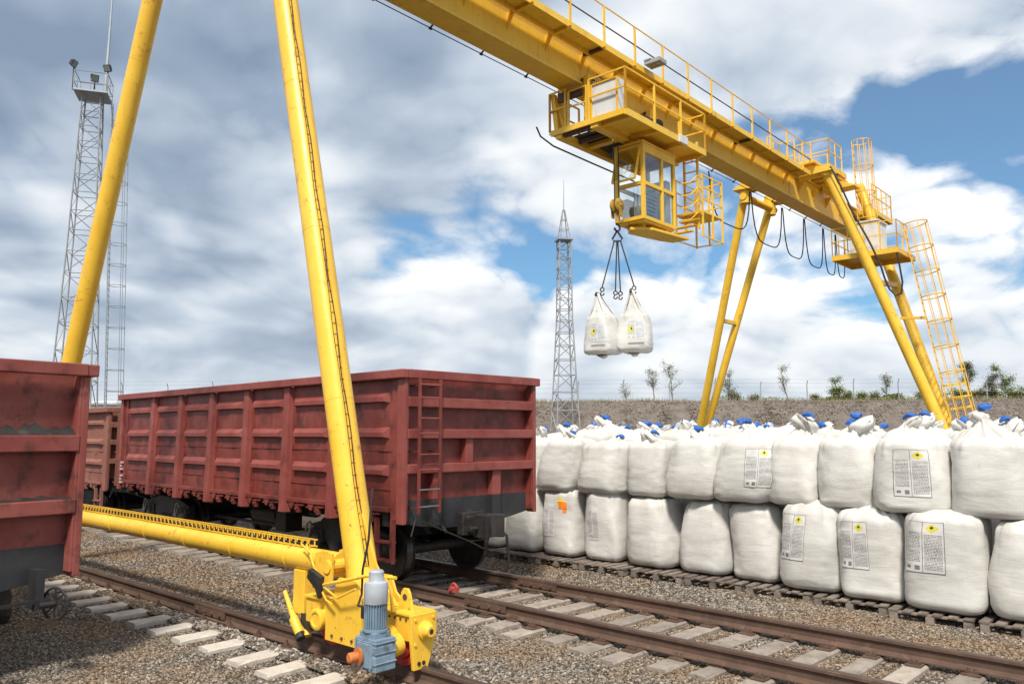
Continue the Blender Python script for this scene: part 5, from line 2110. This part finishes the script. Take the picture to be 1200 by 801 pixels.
def tuft_mesh(seed):
    """loose crumpled film round the neck"""
    m = MB()
    nu = 28
    vv = []
    lev = [(0.05, -0.14), (0.10, -0.045), (0.105, 0.01), (0.085, 0.055), (0.06, 0.085), (0.02, 0.095)]
    rng = random.Random(seed)
    lx, ly = rng.uniform(-0.16, 0.16), rng.uniform(-0.16, 0.16)
    for li, (r, z) in enumerate(lev):
        t = li / 5
        for j in range(nu):
            a = 2 * PI * j / nu
            c_, s_ = math.cos(a), math.sin(a)
            k = 1 + 0.75 * mnoise.noise(Vector((c_ * 1.9 + seed * 7, s_ * 1.9, t * 2.0))) + 0.16 * math.sin(a * 6 + seed + 2 * t)
            vv.append((r * k * c_ + lx * t, r * k * s_ + ly * t, z + 0.10 * t * mnoise.noise(Vector((c_ * 1.6 + seed * 3, s_ * 1.6, 5)))))
    ff = [(i * nu + j, i * nu + (j + 1) % nu, (i + 1) * nu + (j + 1) % nu, (i + 1) * nu + j) for i in range(len(lev) - 1) for j in range(nu)]
    ff.append(tuple((len(lev) - 1) * nu + j for j in range(nu)))
    m.add(vv, ff)
    me = m.mesh('neck_film', 'bag_white')
    me.shade_smooth()
    return me


TUFTS = [tuft_mesh(i) for i in range(7)]


def bag_object(bag, loc, rotz, label, group, tie=True, me=None, tuft=True, seed=0):
    root = empty('bulk_bag', loc, rotz)
    tag(root, label, 'bulk bag', group)
    b = bpy.data.objects.new('body', me or bag.mesh())
    COL.objects.link(b)
    b.parent = root
    if tie:
        p = bag.point(0.0, 2.0)
        q = bag.point(PI, 2.0)
        c_ = (p + q) / 2
        if tuft:
            sc_ = 0.9 + 0.5 * ((seed * 37) % 10) / 10
            put('neck_film', TUFTS[seed % 7], root, c_ + Vector((0, 0, -0.03)), seed * 1.1, (sc_ * 1.15, sc_ * 0.9, sc_ * 0.85))
        rq = random.Random(seed * 31 + int(loc[0] * 100))
        put('neck_tie', TIES[rq.randrange(7)], root, c_ + Vector((rq.uniform(-0.07, 0.07), rq.uniform(-0.07, 0.07), rq.uniform(0.0, 0.07))), rq.uniform(0, 6.28), (1.0, 0.8, 0.75))
    return root


PALLET_TOP = 0.135
GL, GU = 'bags of the lower tier, front row', 'bags of the upper tier, front row'
# lower tier: (offset across, position along, width, depth, height, label words)
LOW = [
    (12.55, 11.72, 0.90, 0.95, 1.02, 'white bulk bag on the ground partly hidden behind the wagon coupler', None),
    (12.55, 10.72, 0.93, 0.95, 1.20, 'plain white lower bag standing right beside the end of the red wagon', None),
    (12.55, 9.75, 0.90, 0.95, 1.24, 'lower white bag with an orange and yellow stamp on its front', 'stamp'),
    (12.58, 8.80, 0.88, 0.95, 1.26, 'lower white bag with grey print, just after the orange-stamped bag', 'grey'),
    (12.60, 7.76, 0.98, 1.0, 1.16, 'plain squat lower bag, third in its row after the orange-stamped bag counting rightwards minus one', None),
    (12.60, 6.74, 0.96, 1.0, 1.16, 'plain white lower bag in the middle of the bottom row', None),
    (12.58, 5.80, 0.92, 1.0, 1.16, 'plain white lower bag just before the first framed-label bag of the bottom row', None),
    (12.40, 4.84, 1.02, 1.05, 1.24, 'lower white bag with framed label, first of the three labelled neighbours', 'label'),
    (12.30, 3.92, 1.00, 1.05, 1.20, 'lower white bag with framed label and an upright blue tie', 'label'),
    (12.12, 2.98, 1.10, 1.08, 1.26, 'big lower white bag with framed label, last labelled one of the bottom row', 'label'),
    (12.20, 1.98, 0.98, 1.05, 1.20, 'white lower bag cut off at the right edge of the picture', None),
]
LOW[4] = LOW[4][:5] + ('plain squat lower bag second after the orange-stamped bag in the bottom row', None)
for i, (o_, s_, w, dp, h, lab, kind) in enumerate(LOW):
    up = i == 8
    bag = Bag(10 + i, dp * 0.97, w * 0.915, h, 'cone' if up else 'flat', 0.20 if up else 0.06 + 0.03 * (i % 3), (random.Random(i).uniform(-0.03, 0.05), random.Random(i + 50).uniform(-0.07, 0.07)), 0.035 + 0.03 * ((i * 2) % 3))
    r_ = bag_object(bag, cw(o_, s_, PALLET_TOP), CROT, lab, GL, tie=up, seed=i)
    if kind == 'label':
        bag.patch(r_, R({7: 156, 8: 160, 9: 158}[i]), 0.36 if i != 9 else 0.40, 0.90 if i != 9 else 0.92, 0.40 if i < 9 else 0.50, 'label_print')
    if kind == 'stamp':
        bag.patch(r_, R(168), 0.30, 0.80, 0.24, 'label_grey')
        bag.patch(r_, R(196), 0.72, 0.82, 0.17, 'stamp_orange', 'stamp', nu=6, nv=4)
        bag.patch(r_, R(200), 0.66, 0.715, 0.08, 'stamp_orange', 'stamp', nu=4, nv=4)
        bag.patch(r_, R(190), 0.825, 0.875, 0.13, 'stamp_yellow', 'stamp', nu=6, nv=4)
    if kind == 'grey':
        bag.patch(r_, R(170), 0.30, 0.82, 0.24, 'label_grey')

UPP = [
    (12.70, 10.75, 0.90, 0.95, 0.96, 0.20, (0.0, 0.02), 'upper white bag at the wagon end of the stack with one bright blue tie', None),
    (12.55, 9.92, 0.95, 1.0, 0.98, 0.10, (0.02, -0.20), 'upper white bag leaning away from the wagon, second from the wagon end', None),
    (12.60, 8.86, 1.06, 1.0, 0.93, 0.10, (0.02, -0.02), 'broad flat-topped upper bag, third from the wagon end', None),
    (12.60, 7.86, 0.90, 1.0, 0.95, 0.10, (0.0, -0.08), 'plain narrow upper bag, fourth from the wagon end', None),
    (12.50, 6.88, 1.0, 1.0, 0.98, 0.12, (0.04, -0.06), 'plain upper bag left of the leaning labelled bag', None),
    (12.45, 5.98, 1.02, 1.0, 1.00, 0.24, (0.03, -0.16), 'leaning upper white bag with a tilted framed label near its right side', 'label'),
    (12.50, 5.12, 0.90, 1.0, 1.00, 0.30, (0.05, -0.05), 'plain upper bag with peaked top between the two labelled upper bags', None),
    (12.45, 4.28, 0.98, 1.0, 1.00, 0.26, (0.02, 0.0), 'broad plain upper bag with folded top just left of the central framed label', None),
    (12.30, 3.36, 1.03, 1.05, 1.02, 0.24, (0.0, 0.0), 'upper white bag with a large upright framed label and yellow diamond', 'label'),
    (12.25, 2.40, 1.02, 1.05, 1.02, 0.30, (0.03, -0.02), 'large plain upper bag with gathered top at the right edge of the picture', None),
    (12.3, 1.25, 1.05, 1.05, 1.02, 0.30, (0.0, 0.0), None, None),
]
UP_Z = 1.36
for i, (o_, s_, w, dp, h, pk, lean, lab, kind) in enumerate(UPP):
    if lab is None:
        continue
    bag = Bag(40 + i, dp * 0.97, w * 0.915, h, 'cone', pk, lean, 0.04 + 0.03 * (i % 3), 0.0)
    r_ = bag_object(bag, cw(o_, s_, UP_Z + (0.0 if i > 3 else -0.02)), CROT, lab, GU, tie=True, seed=i + 1)
    if kind == 'label' and i == 8:
        bag.patch(r_, R(190), 0.24, 0.86, 0.46, 'label_print')
    elif kind == 'label':
        bag.patch(r_, R(212), 0.26, 0.86, 0.42, 'label_print', skew=-0.1)

# second row, and the crowd of tops behind
BACK = [Bag(70 + i, 1.0, 0.98, 1.0, 'cone', 0.10 + 0.035 * (i % 4), (0, 0), 0.05) for i in range(6)]
BACK_M = [b.mesh(40, 16, 12) for b in BACK]
FLATB = Bag(90, 1.0, 0.98, 1.2, 'flat', 0.06, (0, 0), 0.04)
FLATB_M = FLATB.mesh(40, 16, 6)
rb = random.Random(12)
BEHIND = ['bag at the wagon end', 'leaning bag next to the wagon end', 'broad flat-topped bag', 'narrow fourth bag from the wagon', 'plain bag before the leaning labelled one', 'leaning labelled bag', 'peaked bag between two labelled ones', 'broad bag left of the upright label', 'bag with the large upright label', 'large bag at the right edge']
used_behind = set()
for row in range(6):
    o_ = 13.62 + 1.06 * row
    s_ = 10.9 + 0.25 * row + rb.uniform(-0.3, 0.3)
    while s_ > -0.6 - 0.25 * row:
        k_ = rb.randrange(6)
        lab_ = 'white bag in the crowded back rows, only its blue-tied top showing'
        if row == 0:
            near_ = min(range(10), key=lambda q: abs(UPP[q][1] - s_))
            if near_ not in used_behind and abs(UPP[near_][1] - s_) < 0.75:
                used_behind.add(near_)
                lab_ = 'blue-tied bag top right behind the ' + BEHIND[near_]
        bag_object(BACK[k_], cw(o_ + rb.uniform(-0.08, 0.08), s_, UP_Z + rb.uniform(-0.02, 0.17)), CROT + rb.choice((0, PI / 2, PI, -PI / 2)) + rb.uniform(-0.1, 0.1),
                   lab_, 'bag tops behind the front row', True, BACK_M[k_], True, rb.randrange(20))
        if row == 0:
            bag_object(FLATB, cw(o_, s_, PALLET_TOP), CROT, 'white bulk bag of the second bottom row, glimpsed through gaps between the front bags', 'bags of the second bottom row', False, FLATB_M)
        s_ -= rb.uniform(0.98, 1.08)

# the two bags on the hook
def hanging_bag(seed, pos, rz, label):
    bag = Bag(seed, 0.84, 0.84, 1.02, 'cone', 0.58, (0, 0), 0.06)
    bag.taper = 0.16
    root = bag_object(bag, pos, rz, label, 'bags hanging from the crane hook', False)
    root.scale = (HS, HS, HS)
    bag.patch(root, R(205), 0.30, 0.88, 0.44, 'label_blue')
    bag.patch(root, R(182), 0.45, 0.67, 0.20, 'diamond_yellow', 'hazard_diamond', nu=8, nv=8, lift=0.012, diamond=True)
    bag.patch(root, R(182), 0.55, 0.61, 0.045, 'print_dark', 'hazard_mark', nu=3, nv=3, lift=0.018)
    bag.patch(root, R(203), 0.18, 0.23, 0.40, 'print_grey', 'print_strip', nu=8, nv=3)
    pk = (bag.point(0, 2.0) + bag.point(PI, 2.0)) / 2
    m = MB()
    for a in range(4):
        th = PI / 4 + a * PI / 2 + 0.2
        q = bag.point(th, 1.02)
        m.bar(q, pk + Vector((math.cos(th) * 0.03, math.sin(th) * 0.03, 0.05)), 0.07, 0.008, (math.cos(th), math.sin(th), 0.4))
    m.build('lifting_strap', 'bag_white', root)
    m = MB()
    m.tube([pk + Vector((-0.09, 0, -0.02)), pk + Vector((-0.05, 0.0, 0.05)), pk + Vector((0.05, 0, 0.05)), pk + Vector((0.09, 0, -0.03))], 0.03, 8)
    m.build('loop_sleeve', 'bogie_black', root, True)
    # discharge spout at the bottom
    m = MB()
    m.tube([(0.05, 0.05, 0.03), (0.08, 0.06, -0.02), (0.1, 0.1, -0.05)], [0.16, 0.11, 0.05], 12)
    m.build('spout', 'bag_white', root, True)
    return root


hc = cw(15.92, 10.85)
VXW = CN * VX.x + CD * VX.y
hanging_bag(201, hc - VXW * 0.415 * HS + Vector((0, 0, 2.45 + (4.50 - 2.45) * HS)), CROT - 0.1, 'white bulk bag hanging on the crane hook, the one nearer the lattice mast')
hanging_bag(202, hc + VXW * 0.415 * HS + Vector((0, 0, 2.45 + (4.54 - 2.45) * HS)), CROT + 0.25, 'white bulk bag hanging on the crane hook, the one nearer the far yellow legs')

# ------------------------------------------------------------------ pallets under the front row
def pallet():
    root = empty('pallet')
    bm_ = MB()
    bm_.box(-0.60, 0.60, -0.055, 0.055, 0, 0.022)
    board = bm_.mesh('board', 'pallet_wood')
    bl = MB()
    bl.box(-0.07, 0.07, -0.05, 0.05, 0, 0.085)
    block = bl.mesh('block', 'pallet_wood')
    sk = MB()
    sk.box(-0.055, 0.055, -0.5, 0.5, 0, 0.02)
    skid = sk.mesh('stringer', 'pallet_wood')
    rng = random.Random(3)
    for i in range(6):
        put('board', board, root, (rng.uniform(-0.01, 0.01), -0.45 + 0.18 * i, 0.108), rng.uniform(-0.01, 0.01))
    for x in (-0.53, 0, 0.53):
        put('stringer', skid, root, (x, 0, 0.087))
        for y in (-0.44, 0, 0.44):
            put('block', block, root, (x, y, 0.0))
    return root


pal0 = pallet()
PL = [(12.55, 11.75), (12.52, 10.65), (12.52, 9.6), (12.52, 8.55), (12.55, 7.45), (12.55, 6.4), (12.50, 5.3), (12.38, 4.2), (12.22, 3.12), (12.2, 2.02)]
PLAB = ['beside the wagon coupler', 'by the wagon end', 'under the orange-stamped bag', 'two bags after the orange stamp', 'below the plain squat bag', 'in the middle of the bottom row', 'before the labelled bags', 'under the first labelled lower bags', 'under the biggest labelled lower bag', 'at the right picture edge']
for i, (o_, s_) in enumerate(PL):
    p = pal0 if i == 0 else copy_tree(pal0)
    p.location = cw(o_ - 0.05, s_, -0.005)
    p.rotation_euler = (0, 0, CROT + rb.uniform(-0.05, 0.05))
    tag(p, 'weathered grey wooden pallet ' + PLAB[i], 'pallet', 'pallets under the bags')

# ------------------------------------------------------------------ earth bank behind the yard
def bank_pt(x, t):
    """t 0 foot .. 1 crest .. 2 behind"""
    n = mnoise.noise(Vector((x * 0.11, 0.0, 2.0)))
    n2 = mnoise.noise(Vector((x * 0.45, t * 2.0, 7.0)))
    n3 = mnoise.noise(Vector((x * 1.7, t * 7.0, 3.0)))
    top = 4.60 + 0.16 * n + 0.004 * x + 0.07 * mnoise.noise(Vector((x * 0.6, 3.0, 1.0)))
    if t <= 1:
        y = 45.5 + 7.2 * t + 0.9 * n + 0.7 * n2
        z = -0.1 + (top + 0.1) * t ** 0.92 + 0.20 * n3 * math.sin(PI * t) + 0.26 * n2 * math.sin(PI * t)
    else:
        y = 52.7 + (t - 1) * 60 + 0.6 * n
        z = top + 0.05 * n3 - 0.4 * (t - 1)
    return (x, y + 0.0012 * 0, z)


m = MB()
xs_ = [-140 + 0.7 * i for i in range(401)]
ts_ = [i / 24 for i in range(25)] + [1.02, 1.1, 1.4, 2.0]
vv = [bank_pt(x, t) for t in ts_ for x in xs_]
n_ = len(xs_)
m.add(vv, [(j * n_ + i, j * n_ + i + 1, (j + 1) * n_ + i + 1, (j + 1) * n_ + i) for j in range(len(ts_) - 1) for i in range(n_ - 1)])
bank = m.build('embankment', 'bank_earth', smooth=True)
tag(bank, kind='structure')
vv, ff = [], []
xs2 = [-6 + 0.8 * i for i in range(70)]
ts2 = [0.35 + 0.065 * i for i in range(11)]
vv = [bank_pt(x, t) for t in ts2 for x in xs2]
n2_ = len(xs2)
ff = [(j * n2_ + i, j * n2_ + i + 1, (j + 1) * n2_ + i + 1, (j + 1) * n2_ + i) for j in range(len(ts2) - 1) for i in range(n2_ - 1)]
bs = scatter('bank_rubble', vv, ff, 55, 0.015, 0.065, 'bank_stone', 21)
tag(bs, 'stones and clods strewn over the brown earth bank', 'rubble')

# dry grass along the crest
m = MB()
rg = random.Random(31)
for i in range(15000):
    x = rg.uniform(-40, 46)
    _, y, z = bank_pt(x, 1.0)
    y += rg.uniform(-0.4, 2.5)
    if mnoise.noise(Vector((x * 0.25, 1.0, 5.0))) + rg.uniform(-0.4, 0.4) < -0.12:
        continue
    h = rg.uniform(0.06, 0.26) * (1 + 0.6 * max(0, mnoise.noise(Vector((x * 0.3, 8.0, 5.0)))))
    dx, dy = rg.uniform(-0.12, 0.12), rg.uniform(-0.1, 0.1)
    m.add([(x - 0.015, y, z - 0.05), (x + 0.015, y, z - 0.05), (x + dx, y + dy, z + h)], [(0, 1, 2)])
gr = m.build('dry_grass', 'dry_grass')
tag(gr, 'straw-coloured dry grass along the top of the earth bank', 'grass', kind='stuff')

# ------------------------------------------------------------------ fence on the crest
fence = empty('wire_fence', (0, 53.4, 4.5))
tag(fence, 'thin wire fence with grey posts along the top of the earth bank', 'fence')
fx = -42.0
pf = MB()
pf.bar((0, 0, -0.4), (0, 0, 1.25), 0.055)
pf.bar((0, 0, 1.25), (0, -0.18, 1.48), 0.035)
post_mesh = pf.mesh('fence_post', 'mast_paint')
tops = []
while fx < 46:
    _, yy, zz = bank_pt(fx, 1.012)
    put('fence_post', post_mesh, fence, (fx, yy + 0.5 - 53.4, zz - 4.5), 0, (1, 1, rb.uniform(0.9, 1.08)))
    tops.append(Vector((fx, yy + 0.5 - 53.4, zz - 4.5)))
    fx += 3.1
for h in (0.25, 0.6, 0.95, 1.25):
    m = MB()
    m.tube([p + Vector((0, 0, h)) for p in tops], 0.006, 4)
    m.build('wire', 'mast_paint', fence)
m = MB()
m.tube([p + Vector((0, -0.18, 1.48)) for p in tops], 0.006, 4)
m.build('wire', 'mast_paint', fence)


# ------------------------------------------------------------------ young trees and bushes on the crest
def tree_mesh(seed, h, spread, nleaf, leafsize, bush=False):
    rng = random.Random(seed)
    tr, lf = MB(), MB()
    ends = []

    def limb(p, d, L_, r, depth):
        n = 4
        pts, rr = [p], [r]
        for i in range(n):
            d = (d + Vector((rng.uniform(-0.16, 0.16), rng.uniform(-0.16, 0.16), 0.06))).normalized()
            pts.append(pts[-1] + d * L_ / n)
            rr.append(r * (1 - 0.7 * (i + 1) / n))
        tr.tube(pts, rr, 5 if depth == 0 else 4, caps=False)
        for i, q in enumerate(pts[1:]):
            ends.append((q, depth))
        if depth < 2:
            for k_ in range(9 if depth == 0 else 4):
                t = rng.uniform(0.22, 0.98)
                i = min(n - 1, int(t * n))
                q = pts[i].lerp(pts[i + 1], t * n - i)
                a = rng.uniform(0, 2 * PI)
                dd = Vector((math.cos(a) * spread, math.sin(a) * spread, rng.uniform(0.5, 1.0))).normalized()
                limb(q, dd, L_ * rng.uniform(0.28, 0.5) * (1.15 - 0.6 * t), rr[i] * 0.55, depth + 1)
    if bush:
        for k_ in range(5):
            a = rng.uniform(0, 2 * PI)
            limb(Vector((rng.uniform(-0.2, 0.2), rng.uniform(-0.2, 0.2), 0)), Vector((math.cos(a) * 0.5, math.sin(a) * 0.5, 1)).normalized(), h * rng.uniform(0.6, 1), 0.03, 1)
    else:
        limb(Vector((0, 0, -0.1)), Vector((0, 0, 1)), h, 0.028 * h ** 0.6, 0)
    cand = [e for e in ends if e[1] > 0] or ends
    for i in range(nleaf):
        q, _ = rng.choice(cand)
        c_ = q + Vector((rng.gauss(0, 0.13), rng.gauss(0, 0.13), rng.gauss(0, 0.12)))
        a, b = rng.uniform(0, 2 * PI), rng.uniform(-0.8, 0.8)
        u = Vector((math.cos(a), math.sin(a), b)).normalized() * leafsize * rng.uniform(0.6, 1.3)
        w = Vector((-math.sin(a), math.cos(a), rng.uniform(-0.6, 0.6))).normalized() * leafsize * 0.5
        lf.add([c_ - u, c_ - w, c_ + u, c_ + w], [(0, 1, 2, 3)])
    return tr, lf


def plant(name, label, x, dy, h, seed, spread, nleaf, ls, mat, group, bush=False, cat='tree'):
    _, yy, zz = bank_pt(x, 1.02)
    root = empty(name, (x, yy + dy, zz - 0.05))
    tag(root, label, cat, group)
    tr, lf = tree_mesh(seed, h, spread, nleaf, ls, bush)
    tr.build('trunk' if not bush else 'stems', 'dead_wood', root)
    lf.build('crown' if not bush else 'foliage', mat, root)
    return root


TREES = [
    (766, 2.1, 'leaf_pale', 'slim bare young tree, first of the pair left of the far slender legs', 0.7, 120),
    (788, 2.3, 'leaf_pale', 'slim bare young tree, second of the pair, beside the far slender legs', 0.7, 140),
    (852, 2.0, 'leaf_pale', 'sparse young tree just right of the far slender crane legs', 0.8, 160),
    (924, 2.3, 'leaf_pale', 'lone bare young tree midway between the two far crane legs', 0.8, 110),
    (980, 1.5, 'leaf_green', 'small bright green young tree midway toward the thick far leg', 0.8, 420),
    (1040, 1.6, 'leaf_pale', 'thin young tree close left of the thick far crane leg', 0.6, 120),
    (1139, 2.5, 'leaf_dark', 'taller dark young tree just right of the caged ladder', 0.8, 420),
    (1163, 1.7, 'leaf_dark', 'short dark young tree right of the taller one by the caged ladder', 0.8, 300),
    (1184, 2.2, 'leaf_green', 'green young tree near the right edge of the earth bank', 0.8, 420),
    (735, 1.3, 'leaf_pale', 'tiny bare sapling between the lattice mast and the hanging bags', 0.8, 60),
]


def xpix(px, Y):
    return (px - 600.0) / 930.0 * Y * 0.9935


for i, (px, h, mt, lab, sp, nl) in enumerate(TREES):
    plant('young_tree', lab, xpix(px, 56.0) * 1.0, 1.8, h * 1.12, 300 + i, sp, int(nl * 5.5), 0.06, mt, 'young trees on the bank')
BUSH = [(862, 0.8, 'leaf_pale'), (995, 0.9, 'leaf_green'), (1012, 0.8, 'leaf_green'), (1026, 0.7, 'leaf_pale'), (958, 0.6, 'leaf_pale'), (1150, 0.8, 'leaf_dark'), (1172, 0.9, 'leaf_dark'), (1195, 1.0, 'leaf_green'), (1128, 0.9, 'leaf_green'), (885, 0.5, 'leaf_pale'), (1085, 0.7, 'leaf_pale'), (1215, 1.0, 'leaf_dark')]
BLAB = ['just right of the slender far legs', 'nearest the small bright green tree', 'greenest one left of the thick far leg', 'pale one left of the thick far leg', 'between the lone bare tree and the green tree', 'behind the short dark tree by the caged ladder', 'dark one near the right edge', 'bright one at the right edge', 'seen through the caged ladder', 'lowest one right of the slender far legs', 'behind the thick far leg', 'last dark one at the right edge']
for i, (px, h, mt) in enumerate(BUSH):
    plant('bush', 'low bush on the earth bank, ' + BLAB[i], xpix(px, 55.0), 1.2, h * 1.05, 400 + i, 1.4, 1200, 0.06, mt, 'bushes on the bank', True, 'bush')


sc_m = MB()
rs2 = random.Random(88)
for i in range(15000):
    px = rs2.choice((rs2.uniform(965, 1060), rs2.uniform(1100, 1230), rs2.uniform(840, 1230)))
    x = xpix(px, 55.5)
    dn_ = mnoise.noise(Vector((x * 0.5, 2.0, 9.0)))
    if dn_ + rs2.uniform(-0.3, 0.3) < -0.05:
        continue
    _, yy, zz = bank_pt(x, 1.03)
    hh = (0.25 + 0.55 * max(0, dn_) + (0.35 if px > 1100 else 0.1)) * rs2.random() ** 0.8
    c_ = Vector((x, yy + rs2.uniform(0.6, 2.2), zz + hh))
    a = rs2.uniform(0, 2 * PI)
    u = Vector((math.cos(a), math.sin(a), rs2.uniform(-0.5, 0.9))).normalized() * rs2.uniform(0.05, 0.11)
    w_ = Vector((-math.sin(a), math.cos(a), rs2.uniform(-0.4, 0.4))).normalized() * 0.045
    sc_m.add([c_ - u, c_ - w_, c_ + u, c_ + w_], [(0, 1, 2, 3)])
scr = sc_m.build('scrub_foliage', 'leaf_green')
tag(scr, 'low soft green scrub along the crest of the earth bank', 'scrub', kind='stuff')

# ------------------------------------------------------------------ lattice masts
def lattice(root, zs, ws, mat, r_leg, r_br):
    """four tapering legs with zigzag bracing"""
    def wz(z):
        return float(np.interp(z, zs, ws)) / 2
    for sx, sy in ((-1, -1), (1, -1), (1, 1), (-1, 1)):
        mm = MB()
        mm.tube([(sx * w / 2, sy * w / 2, z) for z, w in zip(zs, ws)], r_leg, 5)
        mm.build('leg', mat, root)
    mm = MB()
    z = zs[0]
    flip = False
    while z < zs[-1] - 0.2:
        stp = max(0.55, wz(z) * 2 * 0.85)
        z2 = min(zs[-1], z + stp)
        a, b = wz(z), wz(z2)
        c0 = [(-a, -a), (a, -a), (a, a), (-a, a)]
        c1 = [(-b, -b), (b, -b), (b, b), (-b, b)]
        for k_ in range(4):
            p, q = c0[k_], c0[(k_ + 1) % 4]
            p1, q1 = c1[k_], c1[(k_ + 1) % 4]
            if flip:
                mm.tube([(*p, z), (*q1, z2)], r_br, 4, caps=False)
            else:
                mm.tube([(*q, z), (*p1, z2)], r_br, 4, caps=False)
            mm.tube([(*p1, z2), (*q1, z2)], r_br, 4, caps=False)
        flip = not flip
        z = z2
    br = mm.build('lattice_bracing', mat, root)
    tag(br, kind='stuff')
    return wz


mast = empty('lattice_mast', (xpix(662.5, 45.0), 45.0, 0.0), R(12))
tag(mast, 'slim grey lattice mast with a whip antenna standing before the earth bank', 'mast')
lattice(mast, [0, 5.5, 9, 13.55], [1.62, 1.05, 0.74, 0.66], 'mast_paint', 0.040, 0.022)
m = MB()
m.box(-0.45, 0.45, -0.45, 0.45, 13.56, 13.64)
m.build('top_platform', 'mast_paint', mast)
m = MB()
for sx, sy in ((-1, -1), (1, -1), (1, 1), (-1, 1)):
    m.tube([(sx * 0.3, sy * 0.3, 13.6), (sx * 0.05, sy * 0.05, 15.4)], 0.03, 4)
for z in (14.2, 14.8):
    w = 0.3 - (z - 13.6) / 1.8 * 0.25
    for k_ in range(4):
        c_ = [(-w, -w), (w, -w), (w, w), (-w, w)]
        m.tube([(*c_[k_], z), (*c_[(k_ + 1) % 4], z)], 0.02, 4)
m.build('spire', 'mast_paint', mast)
m = MB()
m.tube([(0, 0, 15.3), (0.02, 0, 17.2)], [0.03, 0.012], 6)
m.build('antenna', 'mast_paint', mast)

LX = xpix(98, 40.0)
tower = empty('floodlight_tower', (xpix(84, 40.0), 40.0, 0), R(18))
tag(tower, 'tall grey lattice floodlight tower with caged ladder behind the slanted yellow leg', 'tower')
lattice(tower, [0, 5, 12, 20.0], [2.15, 1.75, 1.25, 0.85], 'mast_paint', 0.042, 0.022)
m = MB()
m.box(-0.8, 0.8, -0.8, 0.8, 20.05, 20.14)
for z in (20.5, 21.1):
    for k_ in range(4):
        c_ = [(-0.78, -0.78), (0.78, -0.78), (0.78, 0.78), (-0.78, 0.78)]
        m.tube([(*c_[k_], z), (*c_[(k_ + 1) % 4], z)], 0.025, 5)
for sx, sy in ((-0.78, -0.78), (0.78, -0.78), (0.78, 0.78), (-0.78, 0.78), (0, -0.78), (-0.78, 0), (0.78, 0)):
    m.tube([(sx, sy, 20.1), (sx, sy, 21.1)], 0.025, 5)
m.build('platform', 'galvanised', tower)
for (x, y, z, ry) in ((-0.85, -0.7, 21.45, 1.2), (0.75, -0.75, 21.4, -0.5), (0.15, -0.7, 20.8, 0.3)):
    m = MB()
    q = Matrix.Rotation(ry, 4, 'Z') @ Matrix.Rotation(0.45, 4, 'X') @ Matrix.Scale(0.62, 4)
    c8 = [q @ Vector(p) + Vector((x, y, z)) for p in ((-0.32, -0.1, -0.3), (0.32, -0.1, -0.3), (0.32, -0.1, 0.3), (-0.32, -0.1, 0.3), (-0.2, 0.25, -0.2), (0.2, 0.25, -0.2), (0.2, 0.25, 0.2), (-0.2, 0.25, 0.2))]
    m.add(c8, [(0, 1, 2, 3), (7, 6, 5, 4), (0, 4, 5, 1), (1, 5, 6, 2), (2, 6, 7, 3), (3, 7, 4, 0)])
    m.tube([(x, y + 0.1, z), (x, y + 0.1, 20.1)], 0.04, 5)
    fl = m.build('floodlight', 'bogie_black', tower)
    m = MB()
    m.add([q @ Vector(p) + Vector((x, y, z)) for p in ((-0.26, -0.115, -0.24), (0.26, -0.115, -0.24), (0.26, -0.115, 0.24), (-0.26, -0.115, 0.24))], [(0, 1, 2, 3)])
    m.build('lens', 'lamp_glass', fl)
m = MB()
m.tube([(0.55, 0, 20.1), (0.60, 0, 24.0), (0.66, 0, 29.0)], [0.10, 0.06, 0.02], 6)
m.build('antenna', 'galvanised', tower)
lad = empty('caged_ladder')
lad.parent = tower
m = MB()
for y in (-0.25, 0.25):
    m.tube([(1.55, y, 0.5), (0.93, y, 19.9)], 0.03, 5)
for i in range(60):
    t = i / 60
    m.tube([(1.55 - 0.62 * t, -0.25, 0.5 + 19.4 * t), (1.55 - 0.62 * t, 0.25, 0.5 + 19.4 * t)], 0.018, 4)
m.build('ladder', 'galvanised', lad)
for i in range(16):
    t = 0.1 + 0.9 * i / 16
    m = MB()
    m.ring((1.55 - 0.62 * t + 0.42, 0, 0.5 + 19.4 * t), (0, 0, 1), 0.40, 0.018, 12, 4)
    m.build('cage_hoop', 'galvanised', lad)
for a in (-1.0, 0, 1.0):
    m = MB()
    m.tube([(1.55 + 0.42 + 0.4 * math.cos(a) - 0.06, 0.4 * math.sin(a), 2.4), (0.93 + 0.42 + 0.4 * math.cos(a), 0.4 * math.sin(a), 19.6)], 0.016, 4)
    m.build('cage_strap', 'galvanised', lad)

# pale pipeline glimpsed between the wagons
m = MB()
m.cyl((-60, 43.0, 4.1), (-12, 43.0, 4.1), 0.16, 12)
pp = m.build('pipe', 'white_metal', None, True)
par = empty('overhead_pipeline', (-36, 43, 0))
pp.location = (36, -43, 0)
pp.parent = par
for x in (-56, -48, -40, -32, -24, -16):
    m = MB()
    m.bar((x + 36, 0, 0), (x + 36, 0, 3.94), 0.18)
    m.build('pipe_support', 'mast_paint', par)
tag(par, 'pale horizontal pipeline seen in the gap between the wagon tops', 'pipeline')
